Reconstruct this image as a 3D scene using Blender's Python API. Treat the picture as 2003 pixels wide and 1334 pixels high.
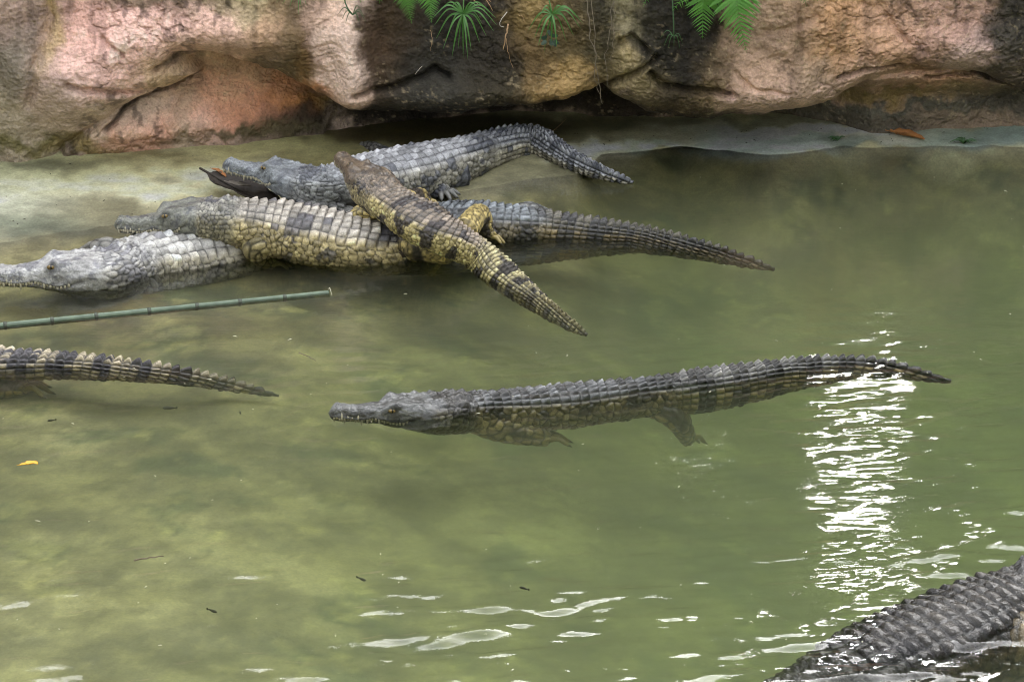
import bpy, math, random
import numpy as np
from mathutils import Vector, Matrix

random.seed(7)
for o in list(bpy.data.objects):
    bpy.data.objects.remove(o, do_unlink=True)
SC = bpy.context.scene
COL = SC.collection

# ------------------------------------------------------------------ camera
W0, H0 = 2003.0, 1334.0
FPX = 5200.0
PITCH = math.radians(22.0)
CAMZ = 3.0
cam = bpy.data.cameras.new('camera')
cam.sensor_width = 36.0
cam.lens = 36.0 * FPX / W0
cam.clip_start = 0.1
cam.clip_end = 500
camo = bpy.data.objects.new('camera', cam)
COL.objects.link(camo)
camo.location = (0, 0, CAMZ)
camo.rotation_euler = (math.radians(90) - PITCH, 0, 0)
SC.camera = camo

# ------------------------------------------------------------------ sky and sun
SUN_EL = math.radians(29.0)
SUN_AZ = math.radians(9.0)       # to the right of straight ahead (+Y)
world = bpy.data.worlds.new('World')
SC.world = world
world.use_nodes = True
wn = world.node_tree
bg = wn.nodes['Background']
sky = wn.nodes.new('ShaderNodeTexSky')
sky.sky_type = 'NISHITA'
sky.sun_disc = False
sky.sun_elevation = SUN_EL
sky.sun_rotation = SUN_AZ
sky.air_density = 1.0
sky.dust_density = 5.0
sky.ozone_density = 1.0
bw = wn.nodes.new('ShaderNodeRGBToBW')
mx = wn.nodes.new('ShaderNodeMix'); mx.data_type = 'RGBA'
mx.inputs[0].default_value = 0.9          # thin white cloud takes most of the blue out
wn.links.new(sky.outputs[0], bw.inputs[0])
wn.links.new(sky.outputs[0], mx.inputs[6])
wn.links.new(bw.outputs[0], mx.inputs[7])
wn.links.new(mx.outputs[2], bg.inputs[0])
bg.inputs[1].default_value = 0.15
sl = bpy.data.lights.new('sun', 'SUN')
sl.energy = 0.5
sl.angle = math.radians(10.0)
sl.color = (1.0, 0.95, 0.88)
so = bpy.data.objects.new('sun', sl)
COL.objects.link(so)
sd = Vector((math.sin(SUN_AZ) * math.cos(SUN_EL), math.cos(SUN_AZ) * math.cos(SUN_EL), math.sin(SUN_EL)))
so.rotation_euler = sd.to_track_quat('Z', 'Y').to_euler()
so.location = (3, 20, 12)

SC.view_settings.view_transform = 'Standard'
SC.view_settings.look = 'None'
SC.view_settings.gamma = 1
SC.view_settings.exposure = 3.65
SC.render.engine = 'CYCLES'
cy = SC.cycles
cy.max_bounces = 8
cy.diffuse_bounces = 3
cy.glossy_bounces = 3
cy.transmission_bounces = 4
cy.volume_bounces = 3
cy.transparent_max_bounces = 12
cy.caustics_reflective = False
cy.caustics_refractive = False
cy.sample_clamp_indirect = 6
cy.use_denoising = True
cy.filter_width = 1.0

# ------------------------------------------------------------------ pixel helpers (photo pixels <-> world)
CP, SP = math.cos(PITCH), math.sin(PITCH)

def ray(px, py):
    a = (px - W0 / 2) / FPX
    b = (py - H0 / 2) / FPX
    return np.array([a, CP - b * SP, -SP - b * CP])

def at_z(px, py, z):
    d = ray(px, py)
    t = (z - CAMZ) / d[2]
    return np.array([d[0] * t, d[1] * t, z])

def at_y(px, py, y):
    d = ray(px, py)
    t = y / d[1]
    return np.array([d[0] * t, y, CAMZ + d[2] * t])

def to_px(X, Y, Z):
    zc = Y * CP - (Z - CAMZ) * SP
    yc = -Y * SP - (Z - CAMZ) * CP
    return W0 / 2 + FPX * X / zc, H0 / 2 + FPX * yc / zc

# ------------------------------------------------------------------ numpy noise
def _h(ix, iy, iz, seed=0):
    with np.errstate(over='ignore'):
        n = (ix.astype(np.int64) * 374761393 + iy.astype(np.int64) * 668265263 + iz.astype(np.int64) * 2147483647 + seed * 974634777)
        n = n.astype(np.uint32)
        n = (n ^ (n >> np.uint32(13))) * np.uint32(1274126177)
        n = (n ^ (n >> np.uint32(16))) * np.uint32(2246822519)
        n = n ^ (n >> np.uint32(15))
    return n.astype(np.float64) / 4294967295.0

def vnoise(x, y, z=None, seed=0):
    x = np.asarray(x, float); y = np.asarray(y, float)
    z = np.zeros_like(x) if z is None else np.asarray(z, float)
    ix, iy, iz = np.floor(x), np.floor(y), np.floor(z)
    fx, fy, fz = x - ix, y - iy, z - iz
    fx = fx * fx * (3 - 2 * fx); fy = fy * fy * (3 - 2 * fy); fz = fz * fz * (3 - 2 * fz)
    r = 0
    for dx in (0, 1):
        for dy in (0, 1):
            for dz in (0, 1):
                w = (fx if dx else 1 - fx) * (fy if dy else 1 - fy) * (fz if dz else 1 - fz)
                r = r + w * _h(ix + dx, iy + dy, iz + dz, seed)
    return r * 2 - 1

def fbm(x, y, z=None, oct=4, seed=0, gain=0.5):
    r = 0; a = 1.0; t = 0
    for k in range(oct):
        s = 2.03 ** k
        r = r + a * vnoise(x * s + 17.3 * k, y * s - 9.1 * k, None if z is None else z * s + 3.7 * k, seed + k)
        t += a; a *= gain
    return r / t

def worley(x, y, seed=0, jit=0.85):
    ix, iy = np.floor(x), np.floor(y)
    f1 = np.full(x.shape, 9.0); f2 = np.full(x.shape, 9.0); cid = np.zeros(x.shape)
    zz = np.zeros_like(ix)
    for dx in (-1, 0, 1):
        for dy in (-1, 0, 1):
            cx, cy_ = ix + dx, iy + dy
            px = cx + 0.5 + jit * (_h(cx, cy_, zz, seed) - 0.5)
            py = cy_ + 0.5 + jit * (_h(cx, cy_, zz, seed + 1) - 0.5)
            d = np.hypot(px - x, py - y)
            c = _h(cx, cy_, zz, seed + 2)
            m = d < f1
            f2 = np.where(m, f1, np.minimum(f2, d))
            cid = np.where(m, c, cid)
            f1 = np.where(m, d, f1)
    return f1, f2, cid

def sstep(a, b, x):
    t = np.clip((x - a) / (b - a), 0, 1)
    return t * t * (3 - 2 * t)

def seg_dist(PX, PY, pts):
    d = np.full(PX.shape, 1e9)
    for (x0, y0), (x1, y1) in zip(pts[:-1], pts[1:]):
        vx, vy = x1 - x0, y1 - y0
        t = np.clip(((PX - x0) * vx + (PY - y0) * vy) / (vx * vx + vy * vy + 1e-9), 0, 1)
        d = np.minimum(d, np.hypot(PX - x0 - t * vx, PY - y0 - t * vy))
    return d

def inside(PX, PY, poly):
    c = np.zeros(PX.shape, bool)
    n = len(poly)
    for i in range(n):
        x0, y0 = poly[i]; x1, y1 = poly[(i + 1) % n]
        if y0 == y1: continue
        m = ((y0 > PY) != (y1 > PY)) & (PX < (x1 - x0) * (PY - y0) / (y1 - y0) + x0)
        c ^= m
    return c

# ------------------------------------------------------------------ mesh / object helpers
def mesh_np(name, V, F, cols=None, smooth=True):
    V = np.asarray(V, np.float32)
    me = bpy.data.meshes.new(name)
    quads = [f for f in F]
    nv = len(V)
    me.vertices.add(nv)
    me.vertices.foreach_set('co', V.ravel())
    tot = np.concatenate([np.full(len(f), f.shape[1], np.int32) for f in quads])
    idx = np.concatenate([f.astype(np.int32).ravel() for f in quads])
    me.loops.add(len(idx)); me.loops.foreach_set('vertex_index', idx)
    me.polygons.add(len(tot))
    st = np.zeros(len(tot), np.int32); st[1:] = np.cumsum(tot)[:-1]
    me.polygons.foreach_set('loop_start', st)
    me.polygons.foreach_set('loop_total', tot)
    me.polygons.foreach_set('use_smooth', np.full(len(tot), smooth, bool))
    me.update(calc_edges=True)
    me.validate()
    if cols is not None:
        at = me.color_attributes.new('col', 'FLOAT_COLOR', 'POINT')
        c = np.ones((nv, 4), np.float32); c[:, :cols.shape[1]] = cols
        at.data.foreach_set('color', c.ravel())
    return me

def grid_faces(n, m, off=0, wrap=False):
    i = np.arange(n - 1)[:, None]
    j = np.arange(m if wrap else m - 1)[None, :]
    a = i * m + j; b = i * m + (j + 1) % m
    return np.stack([a, b, b + m, a + m], -1).reshape(-1, 4) + off

def link(name, me, mat=None, parent=None, loc=None):
    o = bpy.data.objects.new(name, me)
    COL.objects.link(o)
    if mat is not None and me is not None:
        if not me.materials: me.materials.append(mat)
    if loc is not None: o.location = loc
    if parent is not None: o.parent = parent
    return o

def tag(o, label=None, cat=None, group=None, kind=None):
    if label: o['label'] = label
    if cat: o['category'] = cat
    if group: o['group'] = group
    if kind: o['kind'] = kind
    return o

def empty(name, loc=(0, 0, 0)):
    o = bpy.data.objects.new(name, None)
    o.empty_display_size = 0.05
    COL.objects.link(o)
    o.location = tuple(loc)
    return o

def catmull(P, U, u):
    """P (n,k) values at parameters U, sampled at u with a monotone-safe cubic Hermite"""
    P = np.asarray(P, float); U = np.asarray(U, float)
    D = np.zeros_like(P)
    D[1:-1] = (P[2:] - P[:-2]) / (U[2:] - U[:-2])[:, None]
    D[0] = (P[1] - P[0]) / (U[1] - U[0]); D[-1] = (P[-1] - P[-2]) / (U[-1] - U[-2])
    k = np.clip(np.searchsorted(U, u, side='right') - 1, 0, len(U) - 2)
    h = (U[k + 1] - U[k])[:, None]; t = ((u - U[k]) / (U[k + 1] - U[k]))[:, None]
    return ((2 * t**3 - 3 * t**2 + 1) * P[k] + (t**3 - 2 * t**2 + t) * h * D[k]
            + (-2 * t**3 + 3 * t**2) * P[k + 1] + (t**3 - t**2) * h * D[k + 1])

def tube(points, radii, n=8, seg=4, flat=1.0):
    """round tapering tube along a smooth curve -> V, [quads, tris]"""
    P = np.asarray(points, float); U = np.arange(len(P), dtype=float)
    m = (len(P) - 1) * seg + 1
    u = np.linspace(0, len(P) - 1, m)
    C = catmull(P, U, u); R = np.interp(u, U, radii)
    T = np.gradient(C, axis=0); T /= np.linalg.norm(T, axis=1)[:, None] + 1e-12
    up = np.array([0, 0, 1.0]) if abs(T[0][2]) < 0.9 else np.array([0, 1.0, 0])
    V = []
    B = np.cross(T[0], up); B /= np.linalg.norm(B)
    for k in range(m):
        B = B - T[k] * B.dot(T[k]); B /= np.linalg.norm(B) + 1e-12
        N = np.cross(B, T[k])
        a = np.linspace(0, 2 * np.pi, n, endpoint=False)
        V.append(C[k] + R[k] * (np.cos(a)[:, None] * B + flat * np.sin(a)[:, None] * N))
    V = np.concatenate(V)
    F = grid_faces(m, n, wrap=True)
    nv = len(V)
    V = np.vstack([V, C[0], C[-1]])
    j = np.arange(n)
    c1 = np.stack([np.full(n, nv), (j + 1) % n, j], -1)
    c2 = np.stack([np.full(n, nv + 1), (m - 1) * n + j, (m - 1) * n + (j + 1) % n], -1)
    return V, [F, np.vstack([c1, c2])]

class Mesher:
    def __init__(s): s.V = []; s.Q = []; s.T = []; s.C = []; s.n = 0
    def add(s, V, Fs, col=None):
        for f in Fs:
            (s.Q if f.shape[1] == 4 else s.T).append(f + s.n)
        s.V.append(np.asarray(V, float)); s.n += len(V)
        if col is not None:
            c = np.asarray(col, float)
            if c.ndim == 1: c = np.tile(c, (len(V), 1))
            s.C.append(c)
    def mesh(s, name, smooth=True, origin=(0, 0, 0)):
        F = []
        if s.Q: F.append(np.vstack(s.Q))
        if s.T: F.append(np.vstack(s.T))
        V = np.vstack(s.V) - np.asarray(origin, float)
        return mesh_np(name, V, F, np.vstack(s.C) if s.C else None, smooth)

# ------------------------------------------------------------------ materials
def new_mat(name):
    m = bpy.data.materials.new(name); m.use_nodes = True
    return m, m.node_tree.nodes, m.node_tree.links, m.node_tree.nodes['Principled BSDF']

def mat_attr(name, rough=0.6, spec=0.5, noise_scale=60, noise_amt=0.35, bump=0.3, bump_scale=120, bump_dist=0.004, coat=0.0, voro=0, mult=1.0, grit=0.0, grit_scale=220):
    """colour from the mesh's own colour attribute, broken up by fine grain"""
    m, N, L, P = new_mat(name)
    at = N.new('ShaderNodeAttribute'); at.attribute_name = 'col'
    tc = N.new('ShaderNodeTexCoord')
    n1 = N.new('ShaderNodeTexNoise'); n1.inputs['Scale'].default_value = noise_scale; n1.inputs['Detail'].default_value = 8
    n1.inputs['Roughness'].default_value = 0.65
    L.new(tc.outputs['Object'], n1.inputs['Vector'])
    mr = N.new('ShaderNodeMapRange'); mr.inputs[1].default_value = 0.25; mr.inputs[2].default_value = 0.75
    mr.inputs[3].default_value = (1 - noise_amt) * mult; mr.inputs[4].default_value = (1 + noise_amt) * mult
    L.new(n1.outputs[0], mr.inputs[0])
    mul = N.new('ShaderNodeVectorMath'); mul.operation = 'MULTIPLY'
    L.new(at.outputs['Color'], mul.inputs[0]); L.new(mr.outputs[0], mul.inputs[1])
    csrc = mul.outputs[0]
    if grit:
        # hard-edged dark pits and pale grains
        ng = N.new('ShaderNodeTexNoise'); ng.inputs['Scale'].default_value = grit_scale; ng.inputs['Detail'].default_value = 5; ng.inputs['Roughness'].default_value = 0.7
        L.new(tc.outputs['Object'], ng.inputs['Vector'])
        mg = N.new('ShaderNodeMapRange'); mg.inputs[1].default_value = 0.36; mg.inputs[2].default_value = 0.64; mg.inputs[3].default_value = 1 - grit; mg.inputs[4].default_value = 1 + grit * 0.55
        L.new(ng.outputs[0], mg.inputs[0])
        m2_ = N.new('ShaderNodeVectorMath'); m2_.operation = 'MULTIPLY'
        L.new(csrc, m2_.inputs[0]); L.new(mg.outputs[0], m2_.inputs[1]); csrc = m2_.outputs[0]
    L.new(csrc, P.inputs['Base Color'])
    P.inputs['Roughness'].default_value = rough
    P.inputs['Specular IOR Level'].default_value = spec
    if coat:
        P.inputs['Coat Weight'].default_value = coat; P.inputs['Coat Roughness'].default_value = 0.15
    nb = N.new('ShaderNodeTexNoise'); nb.inputs['Scale'].default_value = bump_scale; nb.inputs['Detail'].default_value = 6
    L.new(tc.outputs['Object'], nb.inputs['Vector'])
    hsrc = nb.outputs[0]
    if voro:
        v = N.new('ShaderNodeTexVoronoi'); v.inputs['Scale'].default_value = voro
        L.new(tc.outputs['Object'], v.inputs['Vector'])
        ad = N.new('ShaderNodeMath'); ad.operation = 'ADD'
        L.new(v.outputs['Distance'], ad.inputs[0]); L.new(nb.outputs[0], ad.inputs[1])
        hsrc = ad.outputs[0]
    b = N.new('ShaderNodeBump'); b.inputs['Strength'].default_value = bump; b.inputs['Distance'].default_value = bump_dist
    L.new(hsrc, b.inputs['Height']); L.new(b.outputs[0], P.inputs['Normal'])
    return m

def mat_plain(name, c, rough=0.5, noise_scale=30, amt=0.25, transl=0.0, spec=0.5, bump=0.15, bscale=80):
    m, N, L, P = new_mat(name)
    tc = N.new('ShaderNodeTexCoord')
    n1 = N.new('ShaderNodeTexNoise'); n1.inputs['Scale'].default_value = noise_scale; n1.inputs['Detail'].default_value = 5
    L.new(tc.outputs['Object'], n1.inputs['Vector'])
    r = N.new('ShaderNodeMix'); r.data_type = 'RGBA'
    r.inputs[6].default_value = tuple(x * (1 - amt) for x in c) + (1,)
    r.inputs[7].default_value = tuple(min(1, x * (1 + amt)) for x in c) + (1,)
    L.new(n1.outputs[0], r.inputs[0]); L.new(r.outputs[2], P.inputs['Base Color'])
    P.inputs['Roughness'].default_value = rough; P.inputs['Specular IOR Level'].default_value = spec
    if bump:
        b = N.new('ShaderNodeBump'); b.inputs['Strength'].default_value = bump; b.inputs['Distance'].default_value = 0.003
        nb = N.new('ShaderNodeTexNoise'); nb.inputs['Scale'].default_value = bscale
        L.new(tc.outputs['Object'], nb.inputs['Vector'])
        L.new(nb.outputs[0], b.inputs['Height']); L.new(b.outputs[0], P.inputs['Normal'])
    if transl:
        out = N['Material Output']
        tr = N.new('ShaderNodeBsdfTranslucent'); L.new(r.outputs[2], tr.inputs[0])
        ms = N.new('ShaderNodeMixShader'); ms.inputs[0].default_value = transl
        L.new(P.outputs[0], ms.inputs[1]); L.new(tr.outputs[0], ms.inputs[2]); L.new(ms.outputs[0], out.inputs[0])
    return m

# ------------------------------------------------------------------ ground: one sheet (pool floor, concrete bank, garden soil behind, viewing terrace)
def axis(segs):
    """non-uniform axis: list of (a,b,n)"""
    r = [np.linspace(a, b, n, endpoint=False) for a, b, n in segs]
    return np.concatenate(r + [[segs[-1][1]]])

WL = [(-900, 520), (-200, 490), (0, 470), (90, 456), (230, 448), (420, 440), (560, 425), (640, 405), (760, 388), (880, 376), (1050, 352), (1130, 338), (1180, 306), (1250, 300),
      (1330, 287), (1400, 295), (1500, 306), (1570, 300), (1650, 284), (1800, 286), (2003, 290), (2400, 292), (3200, 292)]
wl_xy = np.array([at_z(x, y, 0)[:2] for x, y in WL])
def wl_y(X):
    return np.interp(X, wl_xy[:, 0], wl_xy[:, 1])

FOOT = [(-900, 330), (0, 312), (110, 302), (330, 306), (470, 288), (640, 266), (730, 246), (900, 238), (1100, 232), (1300, 240), (1500, 236), (1650, 228), (2003, 226), (3200, 224)]
def foot_y(X):
    f = np.array([at_z(x, y, 0.05)[:2] for x, y in FOOT])
    return np.interp(X, f[:, 0], f[:, 1])

def ground_z(X, Y):
    d = Y - wl_y(X)                                   # >0 : bank
    d = d + 0.05 * fbm(X * 3.0, Y * 3.0, oct=4, seed=5)
    right = sstep(-1.2, 1.6, X)
    bank = 0.075 * np.clip(d, 0, 3)
    deep = 0.15 + 0.42 * right
    pool = -deep * (1 - np.exp(np.minimum(d, 0) / (0.85 - 0.25 * right)))
    z = np.where(d > 0, bank, pool)
    z = z + 0.012 * fbm(X * 4, Y * 4, oct=4, seed=11) * sstep(0.0, -0.5, d)
    z = z + 0.004 * fbm(X * 9, Y * 9, oct=3, seed=12)
    # side banks, terrace under the viewer, garden behind the wall
    side = sstep(4.6, 5.6, np.abs(X))
    z = z * (1 - side) + 0.7 * side
    near = sstep(1.6, 0.6, Y)
    z = z * (1 - near) + 1.35 * near
    back = sstep(10.0, 10.12, Y)
    z = z * (1 - back) + (0.78 + 0.03 * fbm(X, Y, oct=3, seed=3)) * back
    return z

def srgb(r, g, b):
    c = np.array([r, g, b]) / 255.0
    return np.where(c <= 0.04045, c / 12.92, ((c + 0.055) / 1.055) ** 2.4)

def paint(PX, PY, anchors, warp=30, wscale=0.012, seed=40, base=None):
    wx = PX + warp * fbm(PX * wscale, PY * wscale, oct=5, seed=seed)
    wy = PY + warp * fbm(PX * wscale + 50, PY * wscale, oct=5, seed=seed + 9)
    num = np.zeros(PX.shape + (3,)); den = np.zeros(PX.shape) + 1e-9
    if base is not None:
        num += np.asarray(base) * 0.02; den += 0.02
    for (x, y, rx, ry, c, wgt) in anchors:
        w = wgt * np.exp(-((wx - x) / rx) ** 2 - ((wy - y) / ry) ** 2)
        num += w[..., None] * np.asarray(c); den += w
    return num / den[..., None]

gx = axis([(-60, -8, 10), (-8, -2.7, 40), (-2.7, 2.7, 330), (2.7, 8, 40), (8, 60, 10)])
gy = axis([(-60, -2, 8), (-2, 4.4, 40), (4.4, 7.8, 150), (7.8, 9.8, 200), (9.8, 10.2, 14), (10.2, 14, 20), (14, 120, 10)])
GX, GY = np.meshgrid(gx, gy, indexing='ij')
GZ = ground_z(GX, GY)
PX, PY = to_px(GX, np.maximum(GY, 1.0), GZ)
g_an = [
    (60, 350, 160, 25, srgb(150, 150, 118), 1), (250, 330, 120, 16, srgb(146, 142, 104), 1), (30, 410, 90, 30, srgb(170, 172, 152), 1.2),
    (230, 370, 140, 18, srgb(176, 172, 142), 1.4), (360, 360, 90, 20, srgb(178, 170, 136), 1.3), (450, 390, 90, 20, srgb(150, 146, 112), 1),
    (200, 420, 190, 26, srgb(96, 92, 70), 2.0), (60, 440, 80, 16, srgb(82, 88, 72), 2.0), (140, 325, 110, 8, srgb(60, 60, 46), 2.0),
    (320, 352, 18, 6, srgb(92, 94, 78), 4.0), (290, 312, 60, 6, srgb(92, 86, 58), 1.5),
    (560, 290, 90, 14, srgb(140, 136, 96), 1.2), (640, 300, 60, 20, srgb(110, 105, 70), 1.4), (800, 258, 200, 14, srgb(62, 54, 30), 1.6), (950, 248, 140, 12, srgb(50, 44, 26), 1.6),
    (1100, 262, 90, 14, srgb(84, 80, 56), 1.5), (1150, 288, 46, 9, srgb(176, 172, 146), 3.5), (1130, 300, 30, 8, srgb(176, 172, 146), 3.5), (1220, 270, 60, 10, srgb(112, 108, 84), 1.2),
    (1270, 285, 40, 5, srgb(150, 158, 140), 2), (1340, 264, 80, 10, srgb(136, 132, 112), 1.2), (1480, 272, 80, 12, srgb(116, 124, 118), 1.4), (1500, 292, 70, 9, srgb(122, 130, 124), 1.4),
    (1600, 256, 110, 5, srgb(156, 150, 132), 1.6), (1640, 268, 60, 8, srgb(90, 98, 90), 1.5), (1760, 262, 90, 8, srgb(140, 138, 124), 1.0), (1850, 262, 90, 9, srgb(86, 98, 88), 1.4), (1960, 268, 90, 12, srgb(92, 102, 96), 1.2),
    (1800, 240, 250, 6, srgb(92, 92, 76), 1.2),
]
gc = paint(PX, PY, g_an, warp=26, wscale=0.02, seed=60, base=srgb(120, 116, 90))
# wet band just above the water
dW = GY - wl_y(GX) + 0.10 * fbm(GX * 5, GY * 5, oct=5, seed=77)
wet = sstep(0.10, 0.0, dW) * sstep(0.6, 0.2, GX)
gc = gc * (1.75 + 1.0 * sstep(0.3, 0.9, GX)[..., None]) * (1 - 0.40 * wet[..., None])  # right ledge colour lightened to offset the overhang's shade
gc = gc * (1 + 0.45 * fbm(GX * 9, GY * 16, oct=5, seed=88, gain=.6)[..., None])
# pool floor: algae film, silt and pale scraped patches
n1 = fbm(GX * 1.6, GY * 1.6, oct=5, seed=21); n2 = fbm(GX * 5, GY * 6, oct=5, seed=31); n3 = fbm(GX * 14, GY * 16, oct=4, seed=33)
olive = srgb(142, 134, 90); silt = srgb(172, 162, 116); dkg = srgb(90, 98, 64); pale = srgb(210, 198, 130)
pf = olive[None, None] + 0 * gc
k = sstep(-0.05, 0.45, n1 + 0.6 * n2)[..., None]; pf = pf * (1 - k) + silt * k
k = sstep(0.10, 0.40, -n1 * 0.5 + n2 * 0.9 + 0.25 * n3)[..., None] * 0.85; pf = pf * (1 - k) + dkg * k
k = sstep(0.30, 0.55, n2 * 0.5 + n3 * 0.9)[..., None] * 0.45; pf = pf * (1 - k) + pale * k
n4 = fbm(GX * 6.5, GY * 8.5, oct=6, seed=35, gain=0.68)
pf = pf * 0.66 * (1 + 0.50 * sstep(0.02, 0.22, n4) - 0.30 * sstep(0.06, 0.24, -n4))[..., None]
kk = sstep(0.02, -0.10, dW)[..., None]
gc = gc * (1 - kk) + pf * kk
soil = sstep(9.95, 10.05, GY)[..., None]
gc = gc * (1 - soil) + np.array([0.05, 0.04, 0.025]) * soil
M_ground = mat_attr('ground_concrete', rough=0.55, noise_scale=22, noise_amt=0.28, bump=0.35, bump_scale=70, bump_dist=0.006, mult=0.8, grit=0.22, grit_scale=120)
gc = np.clip(gc, 0.004, 0.55)
V = np.stack([GX, GY, GZ], -1).reshape(-1, 3)
ground = link('ground', mesh_np('ground', V, [grid_faces(len(gx), len(gy))], gc.reshape(-1, 3)), M_ground)
tag(ground, 'concrete pool basin with algae floor and sloping bank', kind='structure')

# ------------------------------------------------------------------ rock wall
wx = axis([(-5.2, -2.3, 60), (-2.3, 2.3, 900), (2.3, 5.2, 60)])
wz = axis([(-0.25, 0.0, 10), (0.0, 0.62, 210), (0.62, 1.0, 50)])
WX, WZ = np.meshgrid(wx, wz, indexing='ij')
YF = np.interp(WX, [-5, -1.9, -1.2, -0.6, 0.2, 0.7, 1.4, 2.0, 5], [8.6, 8.98, 9.02, 9.06, 9.08, 9.12, 9.2, 9.3, 9.3])   # how far out the rock stands
QX, QY = to_px(WX, YF, WZ)
jx = QX + 9 * fbm(QX * 0.03, QY * 0.03, oct=4, seed=101); jy = QY + 7 * fbm(QX * 0.03 + 9, QY * 0.03, oct=4, seed=102)
FY = foot_y(WX)

R1 = [(100, 340), (118, 298), (190, 250), (265, 206), (330, 186), (374, 165), (352, 128), (400, 120), (480, 142), (560, 166), (640, 206), (725, 242), (760, 420), (100, 420)]
R2 = [(600, 420), (640, 212), (720, 230), (900, 234), (1050, 218), (1180, 184), (1212, 204), (1270, 238), (1400, 250), (1500, 243), (1620, 216), (1690, 184), (1760, 160), (1850, 150), (1930, 160), (2003, 196), (2300, 230), (3300, 240), (3300, 500), (600, 500)]
def recess(poly, soft):
    ins = inside(jx, jy, poly); d = seg_dist(jx, jy, poly + poly[:1])
    sdv = np.where(ins, d, -d)
    return sstep(-soft * 0.3, soft, sdv), sdv
m1, s1 = recess(R1, 12)
m2, s2 = recess(R2, 10)
# how far each hollow goes back (towards the foot line of the wall)
back = np.maximum(FY - YF, 0.02)
d1 = m1 * (np.interp(QX, [100, 330, 470, 640, 730], [0.05, 0.09, 0.17, 0.30, 0.40]) + 0.12 * sstep(280, 170, QY))
deep2 = np.interp(QX, [600, 760, 1100, 1250, 1500, 1650, 1720, 2003, 2400], [0.30, 0.42, 0.55, 0.55, 0.50, 0.40, 0.26, 0.24, 0.24])
deep2 = deep2 * (1 - 0.7 * sstep(1640, 1720, QX) * sstep(235, 150, QY))
d2 = m2 * deep2
dep = np.maximum(d1, d2)
# rounded lips above the hollows
lip = 0.12 * np.exp(-np.clip(-np.maximum(s1, s2), 0, 400) / 30.0) * (1 - np.maximum(m1, m2))
Y = YF + dep + lip
def bulge(cx, cy, rx, ry, h):
    return -h * np.exp(-((QX - cx) / rx) ** 2 - ((QY - cy) / ry) ** 2)
for b in [(690, 130, 30, 110, .09), (620, 60, 70, 60, .03), (900, 190, 190, 40, .09), (170, 170, 130, 90, .13), (460, 70, 130, 45, .10), (250, 80, 90, 50, .05), (1240, 110, 46, 40, .05), (1230, 180, 50, 40, .04),
          (1500, 175, 140, 60, .10), (1790, 90, 140, 60, .04), (1560, 40, 60, 60, .04), (30, 120, 50, 60, .05), (1340, 120, 60, 120, .02), (1120, 190, 60, 25, .03), (560, 220, 110, 40, .03), (230, 270, 60, 30, .03)]:
    Y += bulge(*b)
def crack(pts, wdt, dpt):
    return dpt * np.exp(-(seg_dist(jx, jy, pts) / wdt) ** 2)
for pts, wdt, dpt in [([(200, 70), (240, 100), (245, 108)], 5, .02), ([(95, 0), (92, 60), (70, 120), (60, 200)], 9, .03), ([(700, 180), (790, 165), (850, 135), (880, 150)], 7, .05),
                     ([(1270, 140), (1300, 165), (1430, 175)], 8, .06), ([(1170, 190), (1230, 145), (1280, 105)], 7, .05), ([(1215, 80), (1240, 70), (1262, 92)], 7, .05),
                     ([(1560, 20), (1565, 80), (1570, 92)], 4, .012), ([(1640, 155), (1700, 142), (1760, 135)], 6, .03), ([(1735, 30), (1775, 85)], 5, .015), ([(1820, 165), (1920, 160), (2003, 190)], 6, .035),
                     ([(330, 240), (360, 205), (385, 215)], 4, .01), ([(440, 200), (480, 215), (495, 240)], 3, .008), ([(300, 250), (330, 300)], 3, .008), ([(140, 160), (200, 172), (262, 186), (300, 190)], 7, .04), ([(205, 262), (262, 212), (330, 190), (372, 172)], 5, .06), ([(300, 140), (340, 122), (380, 122), (440, 134)], 8, .05), ([(400, 70), (350, 110)], 14, .02), ([(1440, 130), (1470, 165), (1540, 168)], 4, .015), ([(1600, 30), (1500, 60)], 8, .015), ([(440, 130), (470, 100)], 8, .015)]:
    Y += crack(pts, wdt, dpt)
Y += 0.06 * fbm(WX * 2.2, WZ * 2.6, oct=2, seed=130) + 0.030 * fbm(WX * 6, WZ * 8, oct=3, seed=131) + 0.010 * fbm(WX * 26, WZ * 30, oct=5, seed=132, gain=.6)
rid = 1 - np.abs(fbm(WX * 11, WZ * 13, oct=4, seed=140))
Y += 0.008 * sstep(0.90, 0.99, rid) * sstep(-0.1, 0.3, fbm(WX * 3, WZ * 3, oct=2, seed=141))
crk = sstep(0.955, 0.992, 1 - np.abs(fbm(WX * 6 + 3, WZ * 8, oct=5, seed=145, gain=.55))) * sstep(0.0, 0.3, fbm(WX * 2.5, WZ * 2.5 + 4, oct=2, seed=146))
Y += 0.007 * crk
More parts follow.
